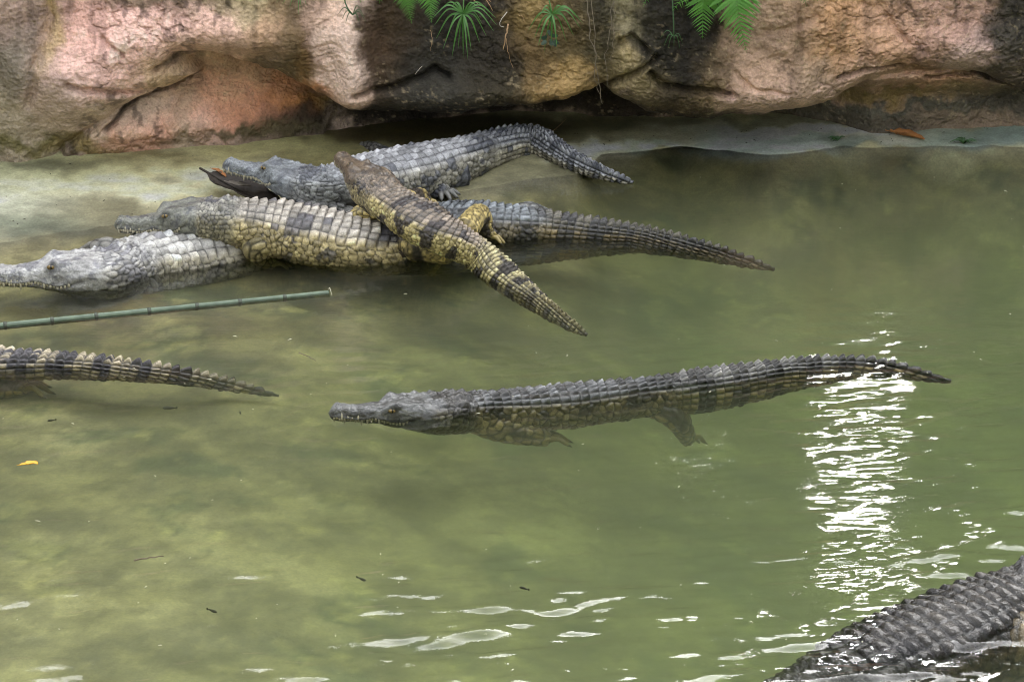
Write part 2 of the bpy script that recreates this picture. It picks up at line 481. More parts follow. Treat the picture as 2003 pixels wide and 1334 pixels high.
# roll back at the top so plants have a ledge
Y += 0.35 * sstep(0.58, 0.95, WZ) ** 1.5
def C(r, g, b, k=1.0): return srgb(r, g, b) * k
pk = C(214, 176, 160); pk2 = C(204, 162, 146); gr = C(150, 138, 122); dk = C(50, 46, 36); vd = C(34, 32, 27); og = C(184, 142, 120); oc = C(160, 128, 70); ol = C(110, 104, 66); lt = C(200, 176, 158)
w_an = [
    (40, 40, 60, 40, C(140, 120, 106), 1), (20, 130, 50, 60, C(112, 104, 90), 1.2), (30, 210, 60, 70, C(136, 126, 106), 1.2), (95, 60, 16, 70, C(160, 138, 92), 1.4), (20, 285, 120, 14, C(84, 80, 40), 1.4),
    (180, 60, 70, 40, pk2, 1), (220, 110, 80, 40, pk, 1.2), (120, 150, 50, 60, C(160, 138, 126), 1), (160, 220, 70, 40, C(164, 146, 126), 1), (330, 40, 90, 30, pk, 1.2), (440, 75, 80, 35, C(172, 144, 122), 1),
    (330, 5, 90, 14, C(92, 80, 60), 1.6), (450, 15, 60, 20, C(140, 128, 96), 1.2), (520, 60, 40, 40, C(156, 128, 98), 1), (560, 100, 30, 60, C(70, 60, 38), 1.7), (600, 120, 26, 50, C(96, 74, 42), 1.4), (530, 130, 30, 20, C(120, 104, 80), 1),
    (665, 110, 26, 110, lt, 2.4), (640, 20, 26, 40, C(188, 160, 138), 1.6), (690, 190, 24, 24, C(186, 160, 138), 1.5), (620, 40, 16, 60, C(74, 56, 40), 1.4),
    (330, 160, 40, 26, C(176, 152, 120), 1.2), (440, 170, 70, 30, C(170, 140, 110), 1.2), (560, 210, 80, 30, C(176, 128, 92), 1.2), (280, 230, 50, 30, C(178, 158, 138), 1), (270, 270, 50, 26, og, 1.3), (420, 220, 70, 30, C(196, 148, 118), 1.3), (470, 255, 80, 20, C(190, 138, 110), 1.5),
    (400, 262, 40, 24, C(204, 168, 148), 1.5), (360, 230, 20, 50, C(150, 140, 116), 1.0), (560, 250, 60, 12, C(160, 108, 56), 1.4), (680, 250, 60, 12, C(140, 120, 62), 1.2), (480, 290, 120, 8, C(74, 68, 46), 1.6), (150, 290, 60, 10, C(140, 122, 84), 1),
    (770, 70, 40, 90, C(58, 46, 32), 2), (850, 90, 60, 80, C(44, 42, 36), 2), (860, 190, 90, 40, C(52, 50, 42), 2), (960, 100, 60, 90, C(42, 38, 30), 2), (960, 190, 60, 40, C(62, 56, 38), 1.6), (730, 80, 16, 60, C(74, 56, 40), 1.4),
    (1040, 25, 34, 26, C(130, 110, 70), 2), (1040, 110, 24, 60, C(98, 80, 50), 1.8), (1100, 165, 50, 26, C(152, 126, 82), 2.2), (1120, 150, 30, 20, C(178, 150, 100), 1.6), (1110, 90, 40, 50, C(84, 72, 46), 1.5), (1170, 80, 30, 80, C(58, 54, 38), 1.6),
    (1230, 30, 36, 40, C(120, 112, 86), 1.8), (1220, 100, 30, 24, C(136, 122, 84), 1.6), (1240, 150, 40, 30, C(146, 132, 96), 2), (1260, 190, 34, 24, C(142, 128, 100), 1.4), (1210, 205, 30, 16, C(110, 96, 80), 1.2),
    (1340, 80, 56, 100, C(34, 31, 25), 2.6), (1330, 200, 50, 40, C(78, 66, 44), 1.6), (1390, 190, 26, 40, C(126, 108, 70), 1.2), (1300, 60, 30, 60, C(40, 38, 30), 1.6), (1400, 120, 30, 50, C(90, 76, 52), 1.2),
    (1470, 60, 50, 50, C(140, 118, 96), 1.2), (1480, 140, 60, 60, C(170, 142, 120), 1.5), (1500, 210, 80, 30, C(198, 168, 152), 2), (1600, 190, 60, 26, C(190, 160, 140), 1.4), (1560, 60, 60, 50, C(150, 124, 100), 1.2),
    (1640, 60, 50, 50, C(178, 138, 96), 1.5), (1600, 120, 40, 40, C(150, 130, 108), 1), (1700, 90, 60, 50, C(182, 146, 118), 1.3), (1760, 30, 80, 30, C(176, 142, 116), 1.2), (1840, 60, 60, 50, C(170, 138, 122), 1.3), (1800, 120, 50, 26, C(120, 90, 62), 1.5), (1890, 110, 40, 30, C(172, 148, 136), 1.2),
    (1975, 60, 34, 80, C(62, 58, 50), 2.4), (1990, 150, 40, 30, C(86, 74, 62), 1.6), (1720, 170, 60, 26, C(184, 154, 134), 1.4), (1800, 190, 90, 20, C(164, 128, 100), 1.3), (1740, 215, 90, 10, C(114, 98, 60), 1.8), (1900, 205, 80, 14, C(130, 112, 84), 1.2), (1980, 215, 50, 20, C(70, 66, 58), 1.5),
    (1000, 240, 300, 8, C(40, 30, 20), 1.6), (880, 226, 210, 14, C(30, 27, 22), 4), (900, 265, 260, 22, C(26, 22, 17), 5), (1250, 270, 150, 20, C(40, 34, 26), 4), (1500, 278, 150, 16, C(70, 66, 56), 3), (1120, 214, 90, 14, C(46, 36, 26), 3), (1330, 244, 130, 8, C(52, 44, 34), 3), (1500, 250, 300, 6, C(76, 74, 64), 1.2), (1120, 225, 60, 8, C(96, 66, 46), 1.4),  # near-black anchors paint shade into the gap and hollow below the overhang
]
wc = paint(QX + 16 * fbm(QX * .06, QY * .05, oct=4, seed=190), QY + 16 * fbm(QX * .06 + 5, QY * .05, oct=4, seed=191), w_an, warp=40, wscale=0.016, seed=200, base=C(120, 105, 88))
sp = fbm(QX * 0.09, QY * 0.07, oct=5, seed=222)
wc = wc * (1 + 0.32 * fbm(QX * 0.03, QY * 0.03, oct=5, seed=223)[..., None])
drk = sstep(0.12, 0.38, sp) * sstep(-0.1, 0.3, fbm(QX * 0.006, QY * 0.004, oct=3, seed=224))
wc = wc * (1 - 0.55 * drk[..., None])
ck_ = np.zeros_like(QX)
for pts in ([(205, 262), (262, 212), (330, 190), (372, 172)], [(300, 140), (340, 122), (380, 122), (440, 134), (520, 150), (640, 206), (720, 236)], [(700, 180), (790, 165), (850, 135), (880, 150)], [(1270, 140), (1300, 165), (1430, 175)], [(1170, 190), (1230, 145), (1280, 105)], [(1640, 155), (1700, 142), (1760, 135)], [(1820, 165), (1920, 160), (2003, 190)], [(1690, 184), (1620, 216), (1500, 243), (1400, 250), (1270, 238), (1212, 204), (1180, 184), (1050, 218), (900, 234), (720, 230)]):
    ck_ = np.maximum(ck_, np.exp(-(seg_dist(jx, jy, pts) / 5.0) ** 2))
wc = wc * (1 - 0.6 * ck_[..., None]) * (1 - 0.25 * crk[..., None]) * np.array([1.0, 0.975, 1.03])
lich = sstep(0.22, 0.50, fbm(QX * 0.16, QY * 0.16, oct=4, seed=226)) * sstep(-0.05, 0.3, fbm(QX * 0.02, QY * 0.02, oct=3, seed=227))
wc = wc * (1 - 0.35 * lich[..., None]) + 0.35 * lich[..., None] * C(168, 150, 120)
strk = sstep(0.05, 0.5, fbm(QX * 0.05, QY * 0.006, oct=4, seed=228)) * sstep(260, 40, QY)
wc = wc * (1 - 0.35 * strk[..., None])
WZ2 = WZ - 0.12 * sstep(0.75, 1.0, WZ) * 0
for k_, (dy_, dz_) in enumerate([(1.1, -0.16), (0.7, -0.08), (0.35, -0.02)]):
    Y[:, -1 - k_] = Y[:, -4] + dy_; WZ2[:, -1 - k_] = WZ2[:, -4] + dz_ + 0.02 * fbm(WX[:, -4] * 3, np.full(len(wx), k_ * 1.0), oct=2, seed=9)
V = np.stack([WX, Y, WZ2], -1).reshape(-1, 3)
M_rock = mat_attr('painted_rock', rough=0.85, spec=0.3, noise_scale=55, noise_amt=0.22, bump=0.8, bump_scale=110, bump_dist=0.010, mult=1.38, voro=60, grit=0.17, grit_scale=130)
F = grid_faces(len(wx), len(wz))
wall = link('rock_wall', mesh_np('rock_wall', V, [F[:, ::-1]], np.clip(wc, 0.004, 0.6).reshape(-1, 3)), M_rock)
tag(wall, 'pink and dark stained artificial rock wall overhanging the back of the pool', 'rock wall')

# ------------------------------------------------------------------ water
vx = axis([(-5.4, -2.2, 30), (-2.2, 2.2, 440), (2.2, 5.4, 30)])
vy = axis([(0.4, 4.6, 60), (4.6, 7.4, 330), (7.4, 9.98, 150)])
AX, AY = np.meshgrid(vx, vy, indexing='ij')
def ripple(X, Y):
    n = 0
    # long flat wavelets, crests roughly across the view, in trains that fade in and out
    r = math.radians(9)
    xr = X * math.cos(r) + Y * math.sin(r); yr = -X * math.sin(r) + Y * math.cos(r)
    amp = 0.08 + 0.42 * sstep(8.2, 7.2, Y) + 0.8 * sstep(6.9, 5.9, Y) + 2.3 * sstep(6.2, 5.3, Y)
    amp = amp + 1.1 * np.exp(-((X - 1.15) / 0.42) ** 2) * sstep(7.7, 7.2, Y)
    amp = amp + 1.4 * np.exp(-((X - 1.15) / 0.6) ** 2 - ((Y - 5.6) / 0.5) ** 2)
    patch = 0.45 + 0.9 * sstep(-0.25, 0.4, fbm(X * 1.3, Y * 1.9, oct=3, seed=301))
    n = n + 0.0020 * fbm(xr * 5.0, yr * 15.0, oct=2, seed=302)
    n = n + 0.0016 * fbm(xr * 11.0, yr * 34.0, oct=2, seed=303)
    n = n * amp * patch
    n = n + 0.0012 * fbm(X * 1.5, Y * 2.5, oct=2, seed=305)
    # rings and wake spreading from the swimming crocodile and the pile
    g = [tuple(at_z(x, y, 0)[:2]) for x, y in [(640, 815), (840, 815), (1100, 800), (1300, 775), (1500, 745), (1700, 722), (1870, 748)]]
    d = seg_dist(X, Y, g) + 0.03 * fbm(X * 4, Y * 4, oct=2, seed=311)
    n = n + 0.0011 * np.sin(d * 2 * np.pi / 0.075) * np.exp(-d / 0.38) * sstep(0.02, 0.10, d) * (0.4 + 0.8 * sstep(-0.2, 0.3, fbm(X * 3, Y * 3, oct=2, seed=312)))
    g = [tuple(at_z(x, y, 0)[:2]) for x, y in [(-20, 565), (200, 548), (460, 512), (760, 510), (900, 515), (1000, 555), (1150, 655)]]
    d = seg_dist(X, Y, g)
    n = n + 0.0005 * np.sin(d * 2 * np.pi / 0.05) * np.exp(-d / 0.14) * sstep(-0.1, 0.3, fbm(X * 4, Y * 4, oct=2, seed=313))
    return n
AZ = ripple(AX, AY)
nx_, ny_ = len(vx), len(vy)
Vt = np.stack([AX, AY, AZ], -1).reshape(-1, 3)
Vb = Vt.copy(); Vb = np.stack([AX, AY, np.full_like(AZ, -1.3)], -1).reshape(-1, 3)
Ft = grid_faces(nx_, ny_)[:, ::-1]
idx = np.arange(nx_ * ny_).reshape(nx_, ny_)
loop = np.concatenate([idx[:, 0], idx[-1, 1:], idx[-2::-1, -1], idx[0, -2:0:-1]])
nb_ = len(loop)
Vr = Vt[loop].copy(); Vr[:, 2] = -1.3
off = nx_ * ny_
nxt = np.roll(np.arange(nb_), -1)
side = np.stack([loop, loop[nxt], off + nxt, off + np.arange(nb_)], -1)[:, ::-1]
me = bpy.data.meshes.new('pool_water')
Vall = np.vstack([Vt, Vr, [[0, 5, -1.3]]])
cap = np.stack([off + np.arange(nb_), off + nxt, np.full(nb_, off + nb_)], -1)[:, ::-1]
me = mesh_np('pool_water', Vall, [Ft, side, cap])
m, N, L, P = new_mat('green_pool_water')
N.remove(P)
out = N['Material Output']
tc = N.new('ShaderNodeTexCoord')
mp = N.new('ShaderNodeMapping'); mp.inputs['Scale'].default_value = (16, 60, 1)
L.new(tc.outputs['Object'], mp.inputs[0])
nz = N.new('ShaderNodeTexNoise'); nz.inputs['Scale'].default_value = 1.0; nz.inputs['Detail'].default_value = 3
L.new(mp.outputs[0], nz.inputs['Vector'])
bp = N.new('ShaderNodeBump'); bp.inputs['Strength'].default_value = 0.4; bp.inputs['Distance'].default_value = 0.0014
L.new(nz.outputs[0], bp.inputs['Height'])
fr = N.new('ShaderNodeFresnel'); fr.inputs['IOR'].default_value = 1.33
gl = N.new('ShaderNodeBsdfGlossy'); gl.inputs['Roughness'].default_value = 0.055
tr = N.new('ShaderNodeBsdfTransparent')
L.new(bp.outputs[0], fr.inputs['Normal']); L.new(bp.outputs[0], gl.inputs['Normal'])
ms = N.new('ShaderNodeMixShader')
L.new(fr.outputs[0], ms.inputs[0]); L.new(tr.outputs[0], ms.inputs[1]); L.new(gl.outputs[0], ms.inputs[2])
L.new(ms.outputs[0], out.inputs['Surface'])
vs = N.new('ShaderNodeVolumeScatter'); vs.inputs['Color'].default_value = (1.0, 1.0, 0.80, 1); vs.inputs['Density'].default_value = 0.52; vs.inputs['Anisotropy'].default_value = 0.2
va = N.new('ShaderNodeVolumeAbsorption'); va.inputs['Color'].default_value = (0.53, 0.67, 0.27, 1); va.inputs['Density'].default_value = 1.6
ad = N.new('ShaderNodeAddShader'); L.new(vs.outputs[0], ad.inputs[0]); L.new(va.outputs[0], ad.inputs[1]); L.new(ad.outputs[0], out.inputs['Volume'])
water = link('pool_water', me, m)
tag(water, 'murky green pool water with small ripples', kind='structure')

# ------------------------------------------------------------------ garden behind the wall (seen in the water's reflection) and trees added to screen sky
M_leaf = mat_plain('garden_leaf', (0.035, 0.075, 0.018), rough=0.45, noise_scale=3, amt=0.5, transl=0.25, bump=0)
M_leaf2 = mat_plain('garden_leaf_pale', (0.05, 0.09, 0.02), rough=0.45, noise_scale=3, amt=0.5, transl=0.25, bump=0)
M_bark = mat_plain('tree_bark', (0.06, 0.05, 0.035), rough=0.85, noise_scale=20, amt=0.4, bump=0.5)
def leaf_cloud(rng, centers, n, size):
    """n folded leaves spread through the given clumps (cx,cy,cz,rx,ry,rz)"""
    cs = np.array(centers); wv = cs[:, 3] * cs[:, 4] * cs[:, 5]
    k = rng.choice(len(cs), n, p=wv / wv.sum())
    d = rng.normal(size=(n, 3)); d /= np.linalg.norm(d, axis=1)[:, None]
    r = rng.random(n) ** 0.45
    P0 = cs[k, :3] + d * r[:, None] * cs[k, 3:]
    ax = rng.normal(size=(n, 3)) + np.array([0, 0, -0.4]); ax /= np.linalg.norm(ax, axis=1)[:, None]
    sdv = np.cross(ax, rng.normal(size=(n, 3))); sdv /= np.linalg.norm(sdv, axis=1)[:, None]
    nr = np.cross(ax, sdv)
    s = size * (0.6 + 0.8 * rng.random(n))[:, None]
    a = P0 - ax * s * 0.5; b = P0 + sdv * s * 0.22 + nr * s * 0.06; c = P0 + ax * s * 0.5; e = P0 - sdv * s * 0.22 + nr * s * 0.06
    V = np.stack([a, b, c, e], 1).reshape(-1, 3)
    q = np.arange(n)[:, None] * 4
    F = np.concatenate([np.concatenate([q, q + 1, q + 2], 1), np.concatenate([q, q + 2, q + 3], 1)])
    return V, F
def garden_tree(name, x, y, h, wd, seed, label, leaf, n, size, cat='tree', trunk_r=0.06):
    rng = np.random.default_rng(seed)
    base = np.array([x, y, 0.74])
    root = empty(name, base); tag(root, label, cat, 'trees and shrubs behind the rock wall')
    M = Mesher()
    top = np.array([rng.normal() * 0.15, rng.normal() * 0.1, h * 0.75])
    V, F = tube([[0, 0, -0.02], top * 0.35 + [0.04, 0, 0], top * 0.7, top], [trunk_r, trunk_r * 0.8, trunk_r * 0.6, trunk_r * 0.2], n=10)
    M.add(V, F)
    cl = []
    for i in range(9):
        f = 0.25 + 0.72 * i / 8
        a = rng.random() * 6.28
        rr = wd * (0.45 if i < 8 else 0.1) * rng.random() ** 0.5
        c = np.array([math.cos(a) * rr, math.sin(a) * rr * 0.6, h * f])
        st = top * min(1, f * 0.9)
        V, F = tube([st, (st + c) / 2 + [0, 0, 0.04], c], [trunk_r * 0.4, trunk_r * 0.25, trunk_r * 0.08], n=6)
        M.add(V, F)
        cl.append([c[0], c[1], c[2], wd * (0.34 + 0.16 * rng.random()), wd * 0.36, h * 0.15])
    cl.append([0, 0, h * 0.2, wd * 0.5, wd * 0.4, h * 0.2])
    link('trunk', M.mesh('trunk'), M_bark, root)
    V, F = leaf_cloud(rng, cl, n, size)
    link('crown', mesh_np('crown', V, [F], smooth=False), leaf, root)
    return root
TR = [(-4.3, 11.4, 3.6, 1.3, 'broad dark shrub at the end of the planting behind the wall'), (-3.1, 11.1, 3.3, 1.2, 'round dark tree behind the pink boulder end of the wall'),
      (-2.05, 11.3, 3.7, 1.2, 'tall leafy tree behind the orange hollow in the wall'), (-1.0, 11.0, 3.3, 1.15, 'dark leafy tree behind the pale rock pillar'),
      (0.05, 11.2, 3.6, 1.15, 'full dark tree behind the black stained rock'), (1.08, 11.0, 3.4, 0.66, 'narrow tree on one edge of the gap in the planting'),
      (2.34, 11.1, 3.5, 0.80, 'upright tree on the other edge of the gap in the planting'), (3.5, 11.2, 3.6, 1.1, 'dark tree behind the pink end of the wall'), (4.6, 11.4, 3.5, 1.2, 'wide shrub past the pink end of the wall'), (0.62, 11.7, 3.8, 0.7, 'tree added behind the narrow tree by the gap to hide sky')]  # last tree added to close a sky gap in the reflection
for i, (x, y, h, wd, lb) in enumerate(TR):
    garden_tree('garden_tree', x, y, h, wd, 500 + i, lb, M_leaf if i % 2 else M_leaf2, 4400, 0.21)
garden_tree('low_shrub', 1.68, 11.0, 0.6, 0.42, 600, 'low shrub filling the foot of the gap in the planting', M_leaf, 900, 0.12, cat='shrub', trunk_r=0.02)
def glint_screen_tree(x, y, seed, label):
    rng = np.random.default_rng(seed)
    root = empty('glint_screen_tree', (x, y, 0.74)); tag(root, label, 'tree', 'trees and shrubs behind the rock wall')
    M = Mesher(); cl = []
    V, F = tube([[0, 0, -0.02], [0.03, 0, 1.2], [-0.02, 0, 2.6], [0.05, 0, 4.5], [0, 0, 6.2]], [0.07, 0.06, 0.055, 0.05, 0.02], n=12); M.add(V, F)
    for i in range(12):
        a = rng.random() * 6.28; zz = 3.0 + 2.8 * i / 11; rr = 1.3 * rng.random() ** 0.5
        c = np.array([math.cos(a) * rr, math.sin(a) * rr * 0.7, zz + 0.3])
        V, F = tube([[0.02, 0, zz - 0.4], c * [0.5, 0.5, 1] - [0, 0, 0.1], c], [0.03, 0.02, 0.006], n=6); M.add(V, F)
        cl.append([c[0], c[1], c[2], 0.75, 0.6, 0.42])
    for xx in (-0.9, -0.3, 0.3, 0.9): cl.append([xx, 0, 3.35, 0.62, 0.5, 0.40])
    link('trunk', M.mesh('trunk'), M_bark, root)
    V, F = leaf_cloud(rng, cl, 7500, 0.26)
    link('crown', mesh_np('crown', V, [F], smooth=False), M_leaf, root)
for i, (x, h) in enumerate([(-3.7, 5.0), (-2.55, 5.0), (-1.5, 5.4), (-0.45, 5.5), (0.45, 5.6), (3.0, 5.6), (4.0, 5.4)]):  # second row added to block sky showing between the front trees
    garden_tree('garden_tree', x, 12.5, h, 1.15, 540 + i, ['second row tree added to hide sky behind the broad shrub', 'second row tree added to hide sky behind the round dark tree', 'second row tree added to hide sky behind the tall leafy tree', 'second row tree added to hide sky behind the pale pillar tree', 'second row tree added to hide sky behind the full dark tree', 'second row tree added to hide sky behind the upright tree', 'second row tree added to hide sky behind the wide shrub'][i], M_leaf, 4300, 0.28)
side_spots = [(-6.3, 1.0), (-6.5, 3.0), (-6.3, 5.0), (-6.5, 7.0), (-6.3, 9.0), (6.5, 1.0), (6.3, 3.0), (6.5, 5.0), (6.3, 7.0), (6.5, 9.0), (-4.6, -2.6), (-2.3, -2.9), (0.0, -2.7), (2.3, -2.9), (4.6, -2.6)]  # unseen trees added to block low sky from the sides and behind
for i, (x, y) in enumerate(side_spots):
    t = garden_tree('sky_block_tree', x, y, 5.6, 1.7, 560 + i, 'dense tree added round the sides of the enclosure to block low sky' if y > 0 else 'dense tree added behind the viewing terrace to block low sky', M_leaf2, 2600, 0.42, trunk_r=0.09)
    t['group'] = 'trees added round the enclosure' if y > 0 else 'trees added behind the terrace'
    t.location.z = float(ground_z(np.array([x]), np.array([y]))[0])
for i, (x, lb) in enumerate([(-4.2, 'tall sparse tree added to dim the sky above the broad shrub'), (-2.6, 'tall sparse tree added to dim the sky above the round dark tree'), (-1.1, 'tall sparse tree added to dim the sky above the pale pillar'), (0.3, 'tall sparse tree added to dim the sky above the black stained rock'), (3.7, 'tall sparse tree added to dim the sky above the pink end of the wall'), (5.2, 'tall sparse tree added to dim the sky farthest along behind the pink rock')]):
    garden_tree('sky_dim_tree', x, 14.2, 8.6, 1.5, 640 + i, lb, M_leaf2, 3400, 0.27, trunk_r=0.1)  # sparse trees added to halve the sky brightness mirrored in the ripples
glint_screen_tree(2.02, 13.5, 611, 'tall tree with a bare lower trunk added beyond the gap in the planting to bound the glint')  # added tree: crown cuts the sun glint short, trunk makes its dark bar
# ------------------------------------------------------------------ crocodiles
PROF = np.array([  # u, half width, top, bottom (all in body lengths)
    [0.000, .0055, .0055, .0055], [0.004, .0105, .0095, .0080], [0.011, .0148, .0138, .0105], [0.018, .0155, .0140, .0120], [0.028, .0140, .0118, .0126], [0.040, .0162, .0118, .0136],
    [0.055, .0184, .0130, .0148], [0.070, .0210, .0150, .0168], [0.080, .0240, .0185, .0190], [0.090, .0280, .0225, .0215], [0.105, .0340, .0240, .0260], [0.122, .0405, .0242, .0310],
    [0.136, .0430, .0250, .0340], [0.150, .0425, .0262, .0355], [0.175, .0420, .0290, .0370], [0.200, .0450, .0320, .0385], [0.230, .0515, .0355, .0410], [0.280, .0605, .0388, .0450],
    [0.340, .0660, .0405, .0480], [0.400, .0625, .0400, .0460], [0.450, .0520, .0385, .0425], [0.490, .0440, .0360, .0385], [0.530, .0380, .0340, .0345], [0.600, .0310, .0310, .0300],
    [0.680, .0240, .0275, .0255], [0.760, .0175, .0235, .0215], [0.840, .0120, .0185, .0165], [0.910, .0075, .0130, .0120], [0.960, .0042, .0080, .0080], [1.000, .0012, .0025, .0025]])
M_CROC_DRY = mat_attr('crocodile_hide_dry', rough=0.42, spec=0.5, noise_scale=130, noise_amt=0.3, bump=0.35, bump_scale=260, bump_dist=0.002, mult=0.92, grit=0.36, grit_scale=300)
M_CROC_DAMP = mat_attr('crocodile_hide_damp', rough=0.36, spec=0.5, noise_scale=130, noise_amt=0.25, bump=0.35, bump_scale=260, bump_dist=0.002, mult=0.92, grit=0.36, grit_scale=300)
M_CROC_WET = mat_attr('crocodile_hide_wet', rough=0.30, spec=0.5, noise_scale=130, noise_amt=0.28, bump=0.45, bump_scale=220, bump_dist=0.003, mult=0.74, grit=0.30, grit_scale=300)
M_CROC_AWASH = mat_attr('crocodile_hide_awash', rough=0.18, spec=0.35, noise_scale=90, noise_amt=0.5, bump=0.6, bump_scale=130, bump_dist=0.006, mult=0.74, grit=0.30, grit_scale=300)
M_TOOTH = mat_plain('crocodile_tooth', (0.42, 0.38, 0.28), rough=0.3, amt=0.15, bump=0)

def eye_mat():
    m, N, L, P = new_mat('crocodile_eye')
    tc = N.new('ShaderNodeTexCoord'); sp_ = N.new('ShaderNodeSeparateXYZ'); L.new(tc.outputs['Object'], sp_.inputs[0])
    # slit pupil: narrow in x around the outward (z) pole
    ab = N.new('ShaderNodeMath'); ab.operation = 'ABSOLUTE'; L.new(sp_.outputs[0], ab.inputs[0])
    lt_ = N.new('ShaderNodeMath'); lt_.operation = 'LESS_THAN'; lt_.inputs[1].default_value = 0.17; L.new(ab.outputs[0], lt_.inputs[0])
    mix = N.new('ShaderNodeMix'); mix.data_type = 'RGBA'; mix.inputs[6].default_value = (0.17, 0.115, 0.04, 1); mix.inputs[7].default_value = (0.008, 0.007, 0.005, 1)
    L.new(lt_.outputs[0], mix.inputs[0]); L.new(mix.outputs[2], P.inputs['Base Color'])
    P.inputs['Roughness'].default_value = 0.06
    return m
M_EYE = eye_mat()
def sphere_mesh(name, n=14, m=20):
    th = np.linspace(0, np.pi, n); ph = np.linspace(0, 2 * np.pi, m, endpoint=False)
    V = np.stack([np.sin(th)[:, None] * np.cos(ph), np.sin(th)[:, None] * np.sin(ph), np.cos(th)[:, None] + 0 * ph], -1).reshape(-1, 3)
    return mesh_np(name, V, [grid_faces(n, m, wrap=True)[:, ::-1]])
EYE_ME = sphere_mesh('eye')

def hide_legs(M, pts, radii, L, pal, seed, toes=4, toe_len=0.034, splay=0.9, seg=22, n=56):
    """a bent limb: tapered tube with pebbled scales, ending in clawed toes. pts are world points"""
    P = np.asarray(pts, float); U = np.arange(len(P), dtype=float)
    m = (len(P) - 1) * seg + 1
    u = np.linspace(0, len(P) - 1, m)
    C_ = catmull(P, U, u); R = np.interp(u, U, radii) * L
    T = np.gradient(C_, axis=0); T /= np.linalg.norm(T, axis=1)[:, None]
    B = np.cross(T[0], [0, 0, 1.0]); B /= np.linalg.norm(B) + 1e-9
    a = np.linspace(0, 2 * np.pi, n, endpoint=False)
    s = np.concatenate([[0], np.cumsum(np.linalg.norm(np.diff(C_, axis=0), axis=1))])
    cs = 0.0120 * L
    gs, ga = np.meshgrid(s / cs, a * R.mean() / cs, indexing='ij')
    # keep the pattern periodic round the limb
    per = max(4, round(2 * np.pi * R.mean() / cs))
    ga = np.broadcast_to(a / (2 * np.pi) * per, gs.shape)
    f1, f2, cid = worley(gs * 0.8, ga, seed)
    g = sstep(0.02, 0.30, f2 - f1)
    dome = g * (1 - 0.6 * f1) * 0.0026 * L
    V = np.zeros((m, n, 3))
    for k in range(m):
        B = B - T[k] * B.dot(T[k]); B /= np.linalg.norm(B) + 1e-9
        Nn = np.cross(B, T[k])
        rr = R[k] + dome[k]
        V[k] = C_[k] + rr[:, None] * (np.cos(a)[:, None] * B + np.sin(a)[:, None] * Nn)
    bl = fbm(gs * 0.16 + seed, ga * 0.16, oct=3, seed=seed + 3)
    c = pal['leg'] * (0.55 + 0.85 * cid[..., None])
    kk = sstep(0.18, 0.32, bl)[..., None] * pal.get('blotch', 0.8); c = c * (1 - kk) + pal['dark'] * kk
    c = c * (0.16 + 0.84 * g[..., None])
    V2 = V.reshape(-1, 3); nv = len(V2)
    V2 = np.vstack([V2, C_[0], C_[-1]])
    j = np.arange(n)
    c1 = np.stack([np.full(n, nv), (j + 1) % n, j], -1); c2 = np.stack([np.full(n, nv + 1), (m - 1) * n + j, (m - 1) * n + (j + 1) % n], -1)
    cc = np.vstack([c.reshape(-1, 3), pal['leg'], pal['leg']])
    M.add(V2, [grid_faces(m, n, wrap=True), np.vstack([c1, c2])], cc)
    if toes:
        d = T[-1].copy(); d[2] *= 0.4; d /= np.linalg.norm(d)
        sdv = np.cross(d, [0, 0, 1.0]); sdv /= np.linalg.norm(sdv)
        r0 = radii[-1] * L
        for t in range(toes):
            f = (t / (toes - 1) - 0.5) * 2
            ang = f * splay * 0.75
            dd = d * math.cos(ang) + sdv * math.sin(ang)
            tl = toe_len * L * (1.0 - 0.25 * abs(f - 0.15))
            p0 = C_[-1] - d * r0 * 0.4 + sdv * f * r0 * 0.7
            pp = [p0, p0 + dd * tl * 0.5 + [0, 0, 0.15 * tl], p0 + dd * tl * 0.9 + [0, 0, -0.05 * tl], p0 + dd * tl * 1.18 + [0, 0, -0.16 * tl]]
            Vt_, Ft_ = tube(pp, [r0 * 0.5, r0 * 0.40, r0 * 0.28, 0.0006], n=10, seg=4)
            tt = np.concatenate([np.repeat(np.linspace(0, 1, 13), 10), [0, 1]])[:, None]
            ct = pal['leg'] * 0.8 * (1 - sstep(0.72, 0.8, tt)) + np.array([0.03, 0.027, 0.024]) * sstep(0.72, 0.8, tt)
            M.add(Vt_, Ft_, ct)

